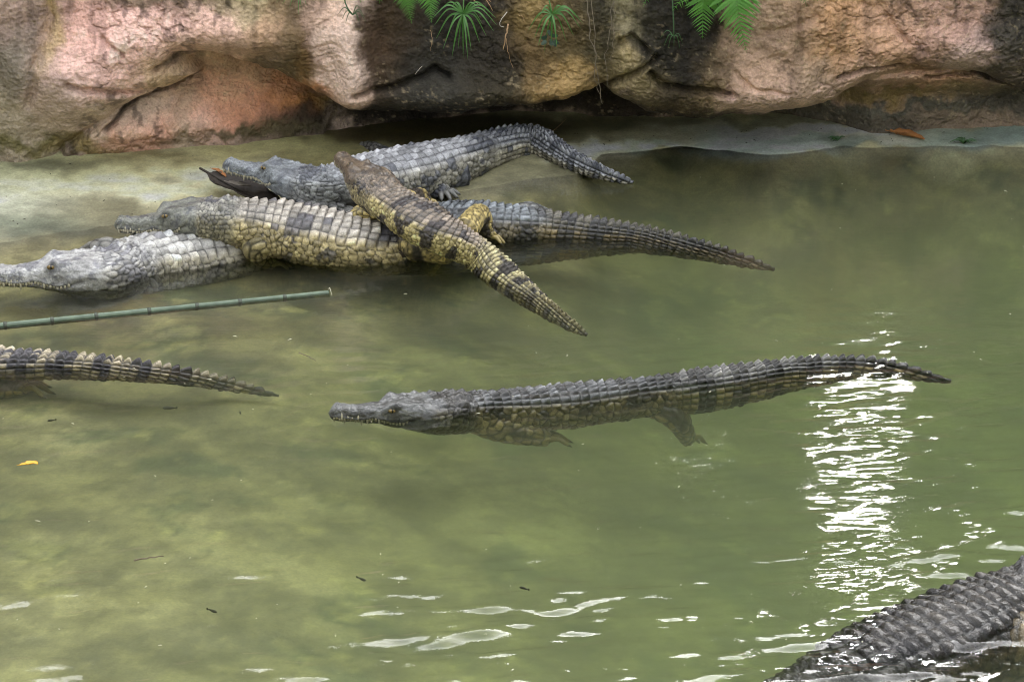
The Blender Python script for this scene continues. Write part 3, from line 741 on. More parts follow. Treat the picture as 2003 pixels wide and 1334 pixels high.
def crocodile(label, L, spine, legs, pal, mat, seed, group='crocodiles in the pool', head_detail=True, fat=1.0, tailw=1.0, tailh=1.0, headk=1.0, crest_k=1.0, nu=620, nt=140):
    """spine: (u, px, py, z[, roll deg]) - the body axis; legs: lists of ((px,py,z), radius)"""
    U = np.array([p[0] for p in spine]); P = np.array([at_z(p[1], p[2], p[3]) for p in spine])
    roll = np.array([math.radians(p[4]) if len(p) > 4 else 0.0 for p in spine])
    # resample u: heads a little denser
    t = np.linspace(0, 1, nu); u = t - 0.35 * (t * (1 - t)) * (1 - t) ** 2 * 1.6
    u = np.clip(u, 0, 1)
    C_ = catmull(P, U, u); rl = np.interp(u, U, roll)
    T = np.gradient(C_, u, axis=0); T /= np.linalg.norm(T, axis=1)[:, None]
    Bv = np.cross(T, [0, 0, 1.0]); Bv /= np.linalg.norm(Bv, axis=1)[:, None]
    Nv = np.cross(Bv, T)
    Nr = Nv * np.cos(rl)[:, None] + Bv * np.sin(rl)[:, None]; Br = Bv * np.cos(rl)[:, None] - Nv * np.sin(rl)[:, None]
    w = np.interp(u, PROF[:, 0], PROF[:, 1]); tp = np.interp(u, PROF[:, 0], PROF[:, 2]); bt = np.interp(u, PROF[:, 0], PROF[:, 3])
    ker = np.hanning(17); ker /= ker.sum()
    sm = lambda v: np.convolve(np.pad(v, 8, mode='edge'), ker, 'valid')
    blend = sstep(0.10, 0.16, u)
    w = w * (1 - blend) + sm(w) * blend; tp = tp * (1 - blend) + sm(tp) * blend; bt = bt * (1 - blend) + sm(bt) * blend
    bodyf = 1 + (fat - 1) * sstep(0.15, 0.25, u) * sstep(0.62, 0.45, u)
    hk = 1 + (headk - 1) * sstep(.24, .16, u); th = 1 + (tailh - 1) * sstep(.45, .56, u)
    w = w * hk; tp = tp * hk * th; bt = bt * hk * th
    bt = bt * bodyf; tp = tp * (1 + (bodyf - 1) * 0.5)
    w = w * bodyf * (1 + (tailw - 1) * sstep(.52, .66, u))
    # angle round the body: 0 = mid back, +-pi = mid belly; denser on the back
    q = np.linspace(-1, 1, nt, endpoint=False)
    phi = np.pi * (0.82 * q + 0.18 * q * np.abs(q) ** 2)
    S, Cc = np.sin(phi), np.cos(phi)
    ex = np.interp(u, [0, .05, .09, .13, .2, .5, .6, 1], [2.9, 2.9, 2.8, 2.5, 2.2, 2.25, 2.2, 2.0])[:, None]
    lat = w[:, None] * np.sign(S) * np.abs(S) ** (2 / ex)
    ver = np.where(Cc > 0, tp[:, None], bt[:, None]) * np.sign(Cc) * np.abs(Cc) ** (2 / ex)
    uu = np.broadcast_to(u[:, None], lat.shape); ww = np.broadcast_to(w[:, None], lat.shape)
    # signed arc distance from the mid back
    seg = np.hypot(np.diff(lat, axis=1), np.diff(ver, axis=1))
    cum = np.concatenate([np.zeros((nu, 1)), np.cumsum(seg, axis=1)], axis=1)
    i0 = nt // 2
    a = cum - cum[:, i0:i0 + 1]
    aa = np.abs(a); rel = aa / np.maximum(ww, .004)
    # ---- scale relief
    ds = 0.0155
    jit = vnoise(uu * 55, a * 40, seed=seed + 81); jit2 = vnoise(uu * 40 + 9, a * 60, seed=seed + 82)
    r = uu / ds + 0.10 * rel ** 2 + 0.15 * jit + 0.12 * vnoise(uu * 12, a * 12, seed=seed + 83)
    ri = np.floor(r); fu = r - ri
    cw = np.maximum(ww * 0.29, 0.0060)
    aj = np.abs(aa + cw * 0.15 * jit2)
    cj = np.floor(aj / cw); fa = aj / cw - cj - 0.5
    edge = np.minimum(np.minimum(fu, 1 - fu) * ds, (0.5 - np.abs(fa)) * cw)
    edge = edge + 0.0006 * fbm(uu * 300, a * 300, oct=2, seed=seed + 2)
    plate = sstep(0.0, 0.0019, edge)
    sgn = np.sign(a)
    rnd = _h(ri, cj * 2 + (sgn > 0), np.zeros_like(ri), seed)
    keel = np.clip(1 - np.abs(fa) * 3.0, 0, 1) * fu ** 0.8 * sstep(1.0, 0.86, fu)
    kh = np.interp(uu, [.2, .24, .3, .45, .55, 1], [.0010, .0026, .0030, .0032, .0030, .0015]) * (0.7 + 0.6 * rnd)
    pil = np.sqrt(np.clip(1 - (2 * fa) ** 2, 0, 1)) * np.sqrt(np.clip(np.sin(np.pi * np.clip(fu * 0.9 + 0.08, 0, 1)), 0, 1))
    dors = plate * (0.0009 + 0.0042 * fu * (0.6 + 0.8 * rnd) + kh * 0.75 * keel * (cj < 4)) * (0.45 + 0.55 * pil)
    # tail: whorls of square scales and the saw crest
    tz = sstep(0.50, 0.56, uu)
    ac = np.interp(uu, [.48, .56, .72, .77, 1], [.020, .017, .006, .0, .0])
    chh = np.interp(uu, [.46, .52, .62, .74, .80, .90, .97, 1], [0, .002, .004, .007, .010, .009, .005, .002]) * crest_k
    saw = fu ** 0.55 * sstep(1.0, 0.70, fu) * (0.75 + 0.4 * _h(ri, np.zeros_like(ri), np.zeros_like(ri), seed + 4))
    crest = chh * saw * np.exp(-((aa - ac) / 0.0042) ** 2)
    # flanks: pebbles
    cs = 0.0100
    f1, f2, cid = worley(uu / cs * 0.85, a / cs, seed + 5)
    gfl = sstep(0.0, 0.20, f2 - f1)
    big = 0.5 + 0.9 * _h(np.floor(cid * 9999), np.zeros_like(cid), np.zeros_like(cid), 3)
    flank = gfl * (1 - 0.75 * f1 ** 1.5) * 0.0034 * big
    cs2 = 0.0078
    h1, h2, hid = worley(uu / cs2, a / cs2, seed + 15)
    gnk = sstep(0.0, 0.22, h2 - h1); neck = gnk * (1 - 0.7 * h1) * 0.0027
    k1, k2, kid = worley(uu / 0.0052, a / 0.0052, seed + 25)
    ghd = sstep(0.0, 0.12, k2 - k1); head = ghd * 0.0007 + 0.0022 * fbm(uu * 130, a * 130, oct=4, seed=seed, gain=.6)
    Wh = sstep(0.142, 0.128, uu)
    Wn = sstep(0.215, 0.19, uu) * (1 - Wh)
    Wd = (1 - sstep(0.205, 0.225, uu) * 0 - 0) * sstep(0.195, 0.222, uu) * sstep(1.16, 1.02, rel) * (1 - tz)
    Wd = np.maximum(Wd, tz * sstep(2.6, 2.3, rel))
    Wf = np.clip(1 - Wh - Wn - Wd, 0, 1)
    disp = Wh * head + Wn * neck + Wd * dors + Wf * flank + crest
    grv = Wh * (0.7 + 0.3 * ghd) + Wn * gnk + Wd * plate + Wf * gfl
    crn = Wh * (0.5 + 0.3 * (kid - 0.5)) + Wn * hid + Wd * rnd + Wf * cid
    def bump(u0, a0, ru, ra, h):
        return h * np.exp(-((uu - u0) / ru) ** 2 - ((aa - a0) / ra) ** 2)
    nuc = np.zeros_like(uu)
    for (bu, ba, ru, ra, h) in [(.176, .009, .0075, .0062, .0075), (.177, .024, .0070, .0060, .0068), (.192, .010, .0070, .0058, .0065), (.149, .012, .0045, .005, .0035), (.151, .026, .0045, .005, .0032), (.2, .028, .005, .005, .003)]:
        nuc = np.maximum(nuc, bump(bu, ba, ru, ra, h))
    disp = disp + nuc
    # head: brows, skull table edge, nostrils, mouth line, jaw muscle
    ha = np.clip(uu / 0.14, 0, 1)
    disp += bump(.0865, .0185, .0095, .0065, .0075) + bump(.108, .021, .016, .004, .0025) + bump(.125, .024, .006, .006, .003)
    disp += bump(.0085, .0045, .0045, .0040, .0035) - bump(.0085, .0045, .0018, .0016, .003)
    disp -= bump(.105, .0, .02, .008, .0018) + bump(.075, .0, .010, .006, .0012)
    ph_m = 1.86 - 0.10 * np.sin(ha * 17.0) * sstep(.9, .6, ha) - 0.42 * sstep(.62, .95, ha)      # where the jaws meet
    dm = (np.abs(np.broadcast_to(phi[None, :], uu.shape)) - ph_m)
    mouth = np.exp(-(dm / 0.055) ** 2) * sstep(.125, .112, uu)
    disp -= 0.0026 * mouth
    disp += 0.0012 * np.exp(-((dm + 0.17) / 0.10) ** 2) * sstep(.12, .10, uu)
    disp += bump(.128, .045, .016, .014, .004)
    disp += 0.0018 * fbm(uu * 22, a * 22, oct=3, seed=seed + 40) * sstep(.15, .22, uu) * sstep(.7, .5, uu)
    # ---- outward direction in the section
    dl = np.gradient(lat, axis=1); dv = np.gradient(ver, axis=1)
    nl, nvv = -dv, dl
    ln = np.hypot(nl, nvv) + 1e-12; nl /= ln; nvv /= ln
    flip = np.sign((nl * lat + nvv * ver).sum()); nl *= flip; nvv *= flip
    # crests stand straight up
    ck = np.clip(crest / 0.004, 0, 1)
    nvv = nvv * (1 - ck) + ck; nl = nl * (1 - ck)
    fade = np.minimum(1, np.maximum(tp, .002) / .006)[:, None]
    lat2 = lat + nl * disp * fade; ver2 = ver + nvv * disp * fade
    V = C_[:, None, :] + L * (lat2[..., None] * Br[:, None, :] + ver2[..., None] * Nr[:, None, :])
    # ---- colour: scale by scale
    dz = sstep(0.75, 1.15, rel)[..., None]
    col = pal['dorsal'] * (1 - dz) + pal['flank'] * dz
    bz = sstep(2.0, 2.6, rel)[..., None]; col = col * (1 - bz) + pal['belly'] * bz
    tzz = tz[..., None]; tcol = pal['tail'] * (1 - dz * 0.5) + pal['tailside'] * dz * 0.5
    tcol = pal['tail'] * (1 - sstep(0.9, 1.4, rel)[..., None]) + pal['tailside'] * sstep(0.9, 1.4, rel)[..., None]
    col = col * (1 - tzz) + tcol * tzz
    hz = (Wh + 0.6 * Wn)[..., None]; hc = np.where((dm > 0.0)[..., None], pal['jaw'], pal['head'])
    col = col * (1 - hz) + hc * hz
    col = col * (0.52 + 0.96 * crn[..., None])
    # dark patches follow whole scales; bars on the tail
    kr = np.where(Wd > 0.5, ri * ds, uu); 
    bn = fbm(kr * 26 + seed, np.where(Wd > 0.5, (cj * cw + cw * .5) * sgn, a) * 34, oct=3, seed=seed + 51) + 0.5 * (crn - 0.5)
    bar = np.sin(kr / ds * 2 * np.pi / 4.3 + seed) * 0.25 * (0.35 + 0.65 * sstep(.9, 1.5, rel)) + 0.35 * tz * np.sin(kr / ds * 2 * np.pi / 4.3 + seed)
    dkm = sstep(pal.get('thr', 0.30), pal.get('thr', 0.30) + 0.08, bn + bar) * (1 - Wh)
    dkm = (dkm * pal.get('blotch', 0.8))[..., None]
    col = col * (1 - dkm) + pal['dark'] * dkm
    col = col * (0.17 + 0.83 * np.clip(grv, 0, 1)[..., None])
    wetz = sstep(0.030, 0.008, V[..., 2] + 0.012 * fbm(uu * 50, a * 50, oct=3, seed=seed + 91))[..., None]
    col = col * (1 - 0.38 * wetz)
    col = col * (1 - 0.65 * mouth[..., None])
    kl = (keel * Wd * (cj < 4) + np.clip(crest / .006, 0, 1) * .5 + np.clip(nuc / .006, 0, 1) * .6)[..., None]
    col = col * (1 + 0.35 * np.clip(kl, 0, 1))
    rt = (fbm(uu * 60, a * 60, oct=4, seed=seed + 61))[..., None]
    r2 = fbm(uu * 190, a * 190, oct=3, seed=seed + 62)[..., None]
    hm = sstep(0.0, 0.25, fbm(uu * 90, a * 90, oct=5, seed=seed + 63, gain=.65))[..., None] * hz * 0.62
    col = col * (1 - hm) + pal['dark'] * hm
    el = np.exp(-((uu - .0855) / .0075) ** 2 - ((aa - .0225) / .0048) ** 2)[..., None]
    col = col * (1 - 0.75 * el)
    col = np.clip(col * (1 + 0.40 * rt) * (1 + 0.35 * r2), 0.008, 0.7)
    M = Mesher()
    V2 = V.reshape(-1, 3); nv = len(V2)
    V2 = np.vstack([V2, C_[0] - T[0] * 0.003 * L, C_[-1] + T[-1] * 0.002])
    j = np.arange(nt)
    Fq = grid_faces(nu, nt, wrap=True)
    c1 = np.stack([np.full(nt, nv), (j + 1) % nt, j], -1); c2 = np.stack([np.full(nt, nv + 1), (nu - 1) * nt + j, (nu - 1) * nt + (j + 1) % nt], -1)
    # check winding
    k0 = nu // 3; f = Fq[k0 * nt + nt // 2]
    nn = np.cross(V2[f[1]] - V2[f[0]], V2[f[3]] - V2[f[0]])
    if nn.dot(Nr[k0]) < 0: Fq = Fq[:, ::-1]; c1 = c1[:, ::-1]; c2 = c2[:, ::-1]
    M.add(V2, [Fq, np.vstack([c1, c2])], np.vstack([col.reshape(-1, 3), col[0, 0], col[-1, 0]]))
    for li, lg in enumerate(legs):
        pts = [at_z(*p[0]) for p in lg['p']]; rad = [p[1] for p in lg['p']]
        hide_legs(M, pts, rad, L, pal, seed + 70 + li, toes=lg.get('toes', 4), toe_len=lg.get('toe', 0.034), splay=lg.get('splay', 0.9))
    mid = catmull(P, U, np.array([0.34]))[0]
    org = np.array([mid[0], mid[1], min(0.0, mid[2] - 0.05 * L)])
    root = empty('crocodile', org); tag(root, label, 'crocodile', group)
    body = link('body', M.mesh('crocodile_body', origin=org), mat, root)
    if head_detail:
        def frame(uq):
            k = int(np.argmin(np.abs(u - uq))); return C_[k], T[k], Br[k], Nr[k], w[k], tp[k], bt[k], k
        for sdx in (-1, 1):
            c, t_, b_, n_, w_, tp_, bt_, k = frame(0.0850)
            # put the eyeball where the brow stands, looking sideways
            kk_ = np.argmin(np.abs(a[k] - sdx * 0.0235))
            pe = V[k, kk_]
            outv = b_ * sdx * (1 if (lat[k, kk_] * sdx) > 0 else -1) * 0.93 + n_ * 0.36
            outv /= np.linalg.norm(outv)
            o = link('eye', EYE_ME, M_EYE, root)
            zax = Vector(outv); xax = Vector(-t_); xax = (xax - zax * xax.dot(zax)).normalized(); yax = zax.cross(xax)
            R3 = Matrix((xax, yax, zax)).transposed().to_4x4()
            s_ = 0.0050 * L
            o.matrix_local = Matrix.Translation(Vector(pe - outv * s_ * 0.62 - org)) @ R3 @ Matrix.Diagonal((s_ * 1.15, s_ * 0.72, s_, 1))
        TM = Mesher(); rng = np.random.default_rng(seed + 7)
        for sdx in (-1, 1):
            for ti in range(26):
                uq = 0.006 + 0.098 * ti / 25
                k = int(np.argmin(np.abs(u - uq)))
                pm = ph_m[k, 0]
                kk_ = np.argmin(np.abs(phi - sdx * pm))
                pe = V[k, kk_]; up_ = (ti % 2 == 0)
                ln_ = L * (0.0054 + 0.0036 * rng.random()) * (1.5 if ti in (3, 4, 9, 10) else 1) * (1.0 if uq < .08 else .7)
                dirn = Nr[k] * (-1 if up_ else 1)
                o3 = (V[k, kk_] - C_[k]); o3 -= Nr[k] * o3.dot(Nr[k]); o3 /= np.linalg.norm(o3) + 1e-9
                p0 = pe - dirn * ln_ * 0.30 + o3 * L * 0.0010
                p1 = pe + dirn * ln_ * 0.35 + o3 * L * 0.0022; p2 = pe + dirn * ln_ * 0.75 + o3 * L * 0.0018
                Vt_, Ft_ = tube([p0, p1, p2], [L * .0021, L * .0017, L * .0004], n=7, seg=2)
                TM.add(Vt_, Ft_)
        th_ = link('tooth_row', TM.mesh('tooth_row', origin=org), M_TOOTH, root); th_['kind'] = 'stuff'
    arc = np.linalg.norm(np.diff(C_, axis=0), axis=1).sum()
    print('CROC', label[:30], 'L', L, 'arc %.2f' % arc, 'head arc %.3f (want %.3f)' % (np.linalg.norm(np.diff(C_[u < .14], axis=0), axis=1).sum(), .14 * L))
    return root

def pal(**k):
    d = {kk: (np.array(v) if not np.isscalar(v) else v) for kk, v in k.items()}
    d.setdefault('belly', np.array([.36, .32, .20])); d.setdefault('dark', np.array([.045, .045, .055]))
    d.setdefault('leg', d['flank']); d.setdefault('tail', d['dorsal']); d.setdefault('tailside', d['flank']); d.setdefault('jaw', d['head'] * 1.1)
    return d
PA = pal(dorsal=(.33, .33, .345), flank=(.34, .32, .27), head=(.22, .235, .25), leg=(.22, .215, .20), dark=(.07, .075, .095), tail=(.25, .255, .28), tailside=(.34, .31, .24), thr=.36, blotch=.85)
PB = pal(dorsal=(.52, .50, .47), flank=(.48, .43, .33), head=(.42, .41, .40), leg=(.20, .19, .17), dark=(.10, .10, .13), thr=.38, blotch=.7, tail=(.16, .15, .12), tailside=(.22, .17, .08))
PC = pal(dorsal=(.36, .325, .28), flank=(.42, .34, .18), head=(.20, .20, .17), jaw=(.23, .23, .19), leg=(.40, .33, .17), dark=(.05, .05, .07), thr=.27, tail=(.22, .17, .08), tailside=(.40, .33, .14))
PD = pal(dorsal=(.25, .20, .155), flank=(.50, .41, .19), head=(.16, .118, .08), jaw=(.34, .29, .18), leg=(.54, .42, .17), dark=(.035, .028, .03), thr=.17, blotch=.95, tail=(.46, .40, .22), tailside=(.52, .44, .20), belly=(.45, .40, .2))
PE = pal(dorsal=(.17, .185, .20), flank=(.18, .15, .10), head=(.15, .15, .14), leg=(.16, .16, .155), dark=(.03, .03, .035), thr=.30, tail=(.10, .09, .07), tailside=(.24, .18, .09))
PF = pal(dorsal=(.36, .30, .25), flank=(.36, .29, .16), head=(.22, .20, .16), leg=(.30, .22, .08), dark=(.05, .045, .055), thr=.02, blotch=.97, tail=(.44, .37, .26), tailside=(.46, .38, .20))
PG = pal(dorsal=(.27, .275, .28), flank=(.40, .32, .14), head=(.17, .17, .165), jaw=(.2, .22, .17), leg=(.42, .33, .14), dark=(.04, .036, .03), thr=.20, blotch=.9, tail=(.25, .24, .22), tailside=(.46, .36, .14))
PH = pal(dorsal=(.06, .053, .046), flank=(.10, .07, .035), head=(.13, .13, .125), leg=(.17, .13, .07), dark=(.03, .028, .03), thr=.24)

crocodile('pale grey crocodile lying beneath the crocodile whose head rests on its back', 2.35,
    [(0, -22, 541, .035), (.07, 75, 536, .035), (.14, 190, 531, .025), (.20, 262, 520, .0), (.27, 335, 505, -.01), (.34, 420, 488, -.015), (.42, 505, 470, -.03), (.5, 610, 458, -.06), (.6, 740, 462, -.10), (.75, 910, 474, -.14), (.9, 1050, 486, -.16), (1, 1150, 494, -.17)],
    [dict(p=[((262, 502, .035), .017), ((208, 490, .055), .0165), ((176, 496, .025), .013), ((156, 502, -.005), .009)], toes=4), dict(p=[((300, 545, -.03), .02), ((290, 565, -.06), .016), ((300, 580, -.09), .011)], toes=5, toe=.045, splay=1.3)],
    PB, M_CROC_DRY, 11, fat=1.12)
crocodile('tan crocodile resting its head on a pale crocodile, body pressed along the waterline', 2.0,
    [(0, 226, 441, .10), (.07, 306, 436, .105), (.105, 350, 428, .115), (.14, 395, 424, .12), (.20, 462, 432, .11), (.28, 550, 446, .085), (.36, 632, 462, .06), (.46, 745, 484, .02), (.55, 845, 494, -.02), (.65, 945, 494, -.055), (.78, 1080, 487, -.075), (.9, 1205, 482, -.09), (1, 1310, 484, -.11)],
    [dict(p=[((535, 466, .075), .020), ((498, 482, .05), .019), ((512, 503, -.005), .015), ((536, 513, -.03), .011)], toes=4), dict(p=[((720, 490, .02), .030), ((700, 500, -.02), .022), ((730, 510, -.06), .014)], toes=4)],
    PC, M_CROC_DRY, 23)
crocodile('grey crocodile with raised head on the bank, tail curling along the water edge', 1.92,
    [(0, 438, 324, .135), (.06, 500, 335, .13), (.10, 540, 342, .125), (.14, 585, 355, .11), (.19, 640, 365, .09), (.26, 705, 354, .075), (.34, 770, 341, .07), (.42, 842, 326, .065), (.48, 900, 312, .06), (.55, 958, 295, .05), (.62, 1010, 282, .045), (.68, 1050, 280, .045, 10), (.75, 1085, 296, .04, 25), (.84, 1135, 322, .03, 30), (.93, 1190, 344, .015, 25), (1, 1238, 357, .005, 20)],
    [dict(p=[((905, 340, .035), .026), ((848, 350, .038), .026), ((852, 368, .016), .018), ((872, 379, .008), .012)], toes=4, toe=.03),
     dict(p=[((620, 375, .07), .028), ((600, 396, .05), .024), ((650, 408, .03), .018), ((672, 414, .02), .013)], toes=4, toe=.036),
     dict(p=[((760, 312, .03), .018), ((730, 293, .03), .013), ((708, 290, .02), .010)], toes=4, toe=.03)],
    PA, M_CROC_DRY, 37, tailw=1.2, crest_k=1.3)
crocodile('dark blue grey crocodile mostly hidden under the yellow blotched one, tail trailing in water', 1.75,
    [(0, 560, 440, -.04), (.14, 692, 446, -.04), (.22, 765, 446, -.02), (.32, 850, 444, .0), (.42, 945, 440, .025), (.5, 1020, 444, .02), (.56, 1080, 450, .005), (.65, 1170, 460, -.008), (.75, 1265, 472, -.018), (.85, 1360, 490, -.025), (.93, 1440, 508, -.04), (1, 1515, 527, -.06)],
    [dict(p=[((1000, 430, .02), .024), ((1032, 416, .045), .020), ((1060, 420, .01), .014), ((1075, 424, -.02), .011)], toes=4)],
    PE, M_CROC_DAMP, 41)
crocodile('yellow brown crocodile with black blotches sprawled over the others, tail dipping into the pool', 1.46,
    [(0, 664, 309, .225), (.06, 690, 330, .225), (.10, 708, 346, .22), (.14, 728, 362, .205), (.20, 758, 392, .180), (.27, 795, 417, .165), (.34, 832, 438, .15), (.41, 868, 458, .125), (.48, 903, 479, .09), (.55, 938, 502, .05), (.63, 975, 533, .01), (.72, 1015, 565, -.02), (.82, 1062, 600, -.035), (.92, 1110, 633, -.045), (1, 1148, 655, -.06)],
    [dict(p=[((880, 488, .058), .032), ((808, 478, .048), .038), ((788, 494, .015), .027), ((780, 500, .0), .018), ((765, 504, -.02), .013)], toes=4),
     dict(p=[((908, 452, .10), .028), ((937, 420, .105), .023), ((950, 446, .05), .018), ((965, 462, .02), .012)], toes=4),
     dict(p=[((752, 412, .14), .018), ((702, 418, .125), .016), ((694, 440, .085), .013), ((708, 450, .07), .010)], toes=4, toe=.03),
     dict(p=[((796, 392, .16), .022), ((822, 384, .14), .017), ((834, 394, .11), .012)], toes=4, toe=.03)],
    PD, M_CROC_DAMP, 53, tailw=1.45, headk=1.28, fat=.92)
crocodile('crocodile tail with pale and black bars trailing from a hidden body past the pole', 1.75,
    [(0, -610, 640, -.02), (.14, -450, 660, -.02), (.34, -225, 688, -.01), (.46, -90, 702, -.01), (.53, -10, 712, -.014), (.6, 75, 715, -.014), (.7, 190, 721, -.014), (.8, 305, 732, -.024), (.9, 425, 750, -.075), (1, 545, 774, -.125)],
    [dict(p=[((-70, 722, -.02), .04), ((-30, 742, -.05), .032), ((20, 750, -.07), .022), ((52, 756, -.085), .014)], toes=4, toe=.05)],
    PF, M_CROC_DAMP, 67, tailh=.68, tailw=.85)
crocodile('dark olive crocodile swimming alone at the surface in open water', 1.95,
    [(0, 646, 808, .006), (.07, 740, 806, .006), (.14, 838, 804, -.008), (.2, 912, 806, -.04), (.28, 1012, 804, -.06), (.36, 1112, 796, -.066), (.44, 1210, 786, -.066), (.5, 1285, 777, -.064), (.58, 1370, 766, -.054), (.68, 1475, 749, -.042), (.78, 1580, 731, -.034), (.86, 1665, 722, -.028), (.93, 1755, 726, -.024), (1, 1860, 746, -.03)],
    [dict(p=[((930, 812, -.05), .026), ((985, 835, -.09), .022), ((1045, 850, -.12), .015), ((1070, 856, -.14), .011)], toes=4, toe=.04),
     dict(p=[((1262, 780, -.075), .022), ((1312, 806, -.10), .020), ((1335, 836, -.16), .015), ((1345, 858, -.22), .011)], toes=4, toe=.045, splay=.5)],
    PG, M_CROC_WET, 79, fat=.56, headk=.86, crest_k=.6)
crocodile('large wet crocodile cutting into the pool corner with broad scaly back awash', 2.5,
    [(0, 2290, 1010, -.02), (.07, 2190, 1072, -.02), (.14, 2098, 1126, -.025), (.2, 2010, 1182, -.05), (.27, 1915, 1230, -.07), (.34, 1812, 1280, -.085), (.42, 1700, 1330, -.105), (.5, 1590, 1384, -.13), (.62, 1430, 1450, -.08), (.8, 1220, 1570, -.10), (1, 1000, 1690, -.16)],
    [dict(p=[((1975, 1205, -.08), .026), ((2005, 1255, -.05), .022), ((1990, 1300, -.10), .018), ((1970, 1320, -.13), .012)], toes=4)],
    PH, M_CROC_AWASH, 97)
# ------------------------------------------------------------------ floating bamboo pole
M_bamboo = mat_plain('weathered_bamboo', (0.10, 0.14, 0.09), rough=0.25, noise_scale=22, amt=0.6, bump=0.1)
M_bnode = mat_plain('bamboo_node', (0.05, 0.06, 0.04), rough=0.5, noise_scale=30, amt=0.4)
pa = at_z(-260, 664, -0.002); pb = at_z(643, 574, -0.004)
pole = empty('bamboo_pole', (pa + pb) / 2); tag(pole, 'long green grey bamboo pole floating beside the pale crocodile', 'bamboo pole')
org = (pa + pb) / 2; ax = (pb - pa); LB = np.linalg.norm(ax); ax = ax / LB
bx_ = [0.0, .075, .19, .29, .39, .485, .60, .705, .80, .90, 1.0]
rng = np.random.default_rng(5)
for i in range(len(bx_) - 1):
    p0, p1 = pa + ax * LB * bx_[i], pa + ax * LB * bx_[i + 1]
    sag = np.zeros(3)
    r0 = 0.0125 - 0.0015 * i / 10
    V, F = tube([p0, p0 * .9 + p1 * .1, (p0 + p1) / 2 + sag, p0 * .1 + p1 * .9, p1], [r0 * .98, r0 * .95, r0 * .94, r0 * .95, r0 * .98], n=18, seg=3)
    link('internode', mesh_np('internode', V - org, F), M_bamboo, pole)
    if i:
        V, F = tube([p0 - ax * .006, p0 - ax * .002, p0 + ax * .002, p0 + ax * .006], [r0 * .97, r0 * 1.10, r0 * 1.10, r0 * .97], n=18, seg=2)
        link('node_ring', mesh_np('node_ring', V - org, F), M_bnode, pole)
V, F = tube([pb + [0, 0, .012], pb + [.004, -.01, .022], pb + [.012, -.03, .006]], [.0018, .0014, .0008], n=6)
link('split_fibre', mesh_np('split_fibre', V - org, F), mat_plain('dry_fibre', (.5, .46, .34), rough=.7), pole)

# ------------------------------------------------------------------ leaves lying about
def curled_leaf(name, label, pts, wid, mat, curl=0.5, cat='leaf', wob=0.15, seed=1, thick=0.0012):
    """a leaf blade along a line of world points, its sides curled up, with a midrib and thickness"""
    rng = np.random.default_rng(seed)
    P = np.asarray(pts, float); n, m = 26, 9
    u = np.linspace(0, len(P) - 1, n); C_ = catmull(P, np.arange(len(P), dtype=float), u)
    T = np.gradient(C_, axis=0); T /= np.linalg.norm(T, axis=1)[:, None]
    B = np.cross(T, [0, 0, 1.0]); B /= np.linalg.norm(B, axis=1)[:, None]; Nn = np.cross(B, T)
    s = np.linspace(0, 1, n); wv = wid * np.sin(np.pi * np.clip(s * 0.93 + 0.045, 0, 1)) ** 0.75 * (1 + wob * np.interp(s, np.linspace(0, 1, 9), rng.normal(size=9)))
    q = np.linspace(-1, 1, m)
    top = C_[:, None] + (wv[:, None] * q)[..., None] * B[:, None] * (1 - 0.25 * curl) + (wv[:, None] * (curl * q ** 2 + 0.10 * curl * rng.normal(size=(n, m)) - 0.08 * (np.abs(q) < .1)))[..., None] * Nn[:, None]
    bot = top - Nn[:, None] * thick
    V = np.vstack([top.reshape(-1, 3), bot.reshape(-1, 3)]); g = grid_faces(n, m)
    idx = np.arange(n * m).reshape(n, m); lp = np.concatenate([idx[:, 0], idx[-1, 1:], idx[-2::-1, -1], idx[0, -2:0:-1]]); nx2 = np.roll(lp, -1)
    rim = np.stack([lp, nx2, nx2 + n * m, lp + n * m], -1)
    org = C_[n // 2]
    root = empty(name, org); tag(root, label, cat)
    link('blade', mesh_np('blade', V - org, [g, g[:, ::-1] + n * m, rim]), mat, root)
    V, F = tube([C_[0] - T[0] * wid * .7, C_[0], C_[n // 2] - Nn[n // 2] * thick, C_[-2]], [wid * .06, wid * .06, wid * .045, wid * .01], n=6)
    link('midrib', mesh_np('midrib', V - org, F), mat, root)
    return root
M_lbrown = mat_plain('dead_leaf_orange', (0.36, 0.15, 0.045), rough=0.6, noise_scale=40, amt=0.45, transl=0.15)
M_lshade = mat_plain('dead_leaf_shade_dark', (0.030, 0.022, 0.016), rough=0.7, noise_scale=40, amt=0.5)  # near black, so the leaf doubles as shadow under the chin
M_lgrey = mat_plain('dead_leaf_grey', (0.20, 0.17, 0.14), rough=0.7, noise_scale=40, amt=0.4)
M_lyel = mat_plain('fallen_leaf_yellow', (0.75, 0.40, 0.02), rough=0.45, noise_scale=30, amt=0.25, transl=0.2)
def gz(x, y): return float(ground_z(np.array([x]), np.array([y]))[0])
def on_ground(px, py, dz=0.0):
    z = 0.03
    for _ in range(8):
        p = at_z(px, py, z); z = max(gz(p[0], p[1]), 0.0) + dz
    return at_z(px, py, z)
curled_leaf('dead_leaf', 'curled orange brown dead leaf lying on the grey concrete ledge', [on_ground(1740, 257, .016), on_ground(1760, 262, .010), on_ground(1785, 267, .010), on_ground(1808, 273, .012)], .024, M_lbrown, curl=.7, seed=3)
curled_leaf('dead_leaf', 'dead leaf enlarged and blackened to stand for the shadow under the raised snout of the grey crocodile', [on_ground(410, 340, .055), on_ground(450, 362, .045), on_ground(500, 386, .035), on_ground(556, 404, .02)], .075, M_lshade, curl=.35, seed=4)  # real leaf made wider and darker to stand in for the chin's shadow
curled_leaf('dead_leaf', 'pale grey torn leaf piece on the dark leaf by the snout', [on_ground(446, 356, .075), on_ground(470, 362, .07), on_ground(492, 364, .06)], .022, M_lgrey, curl=.3, seed=6)
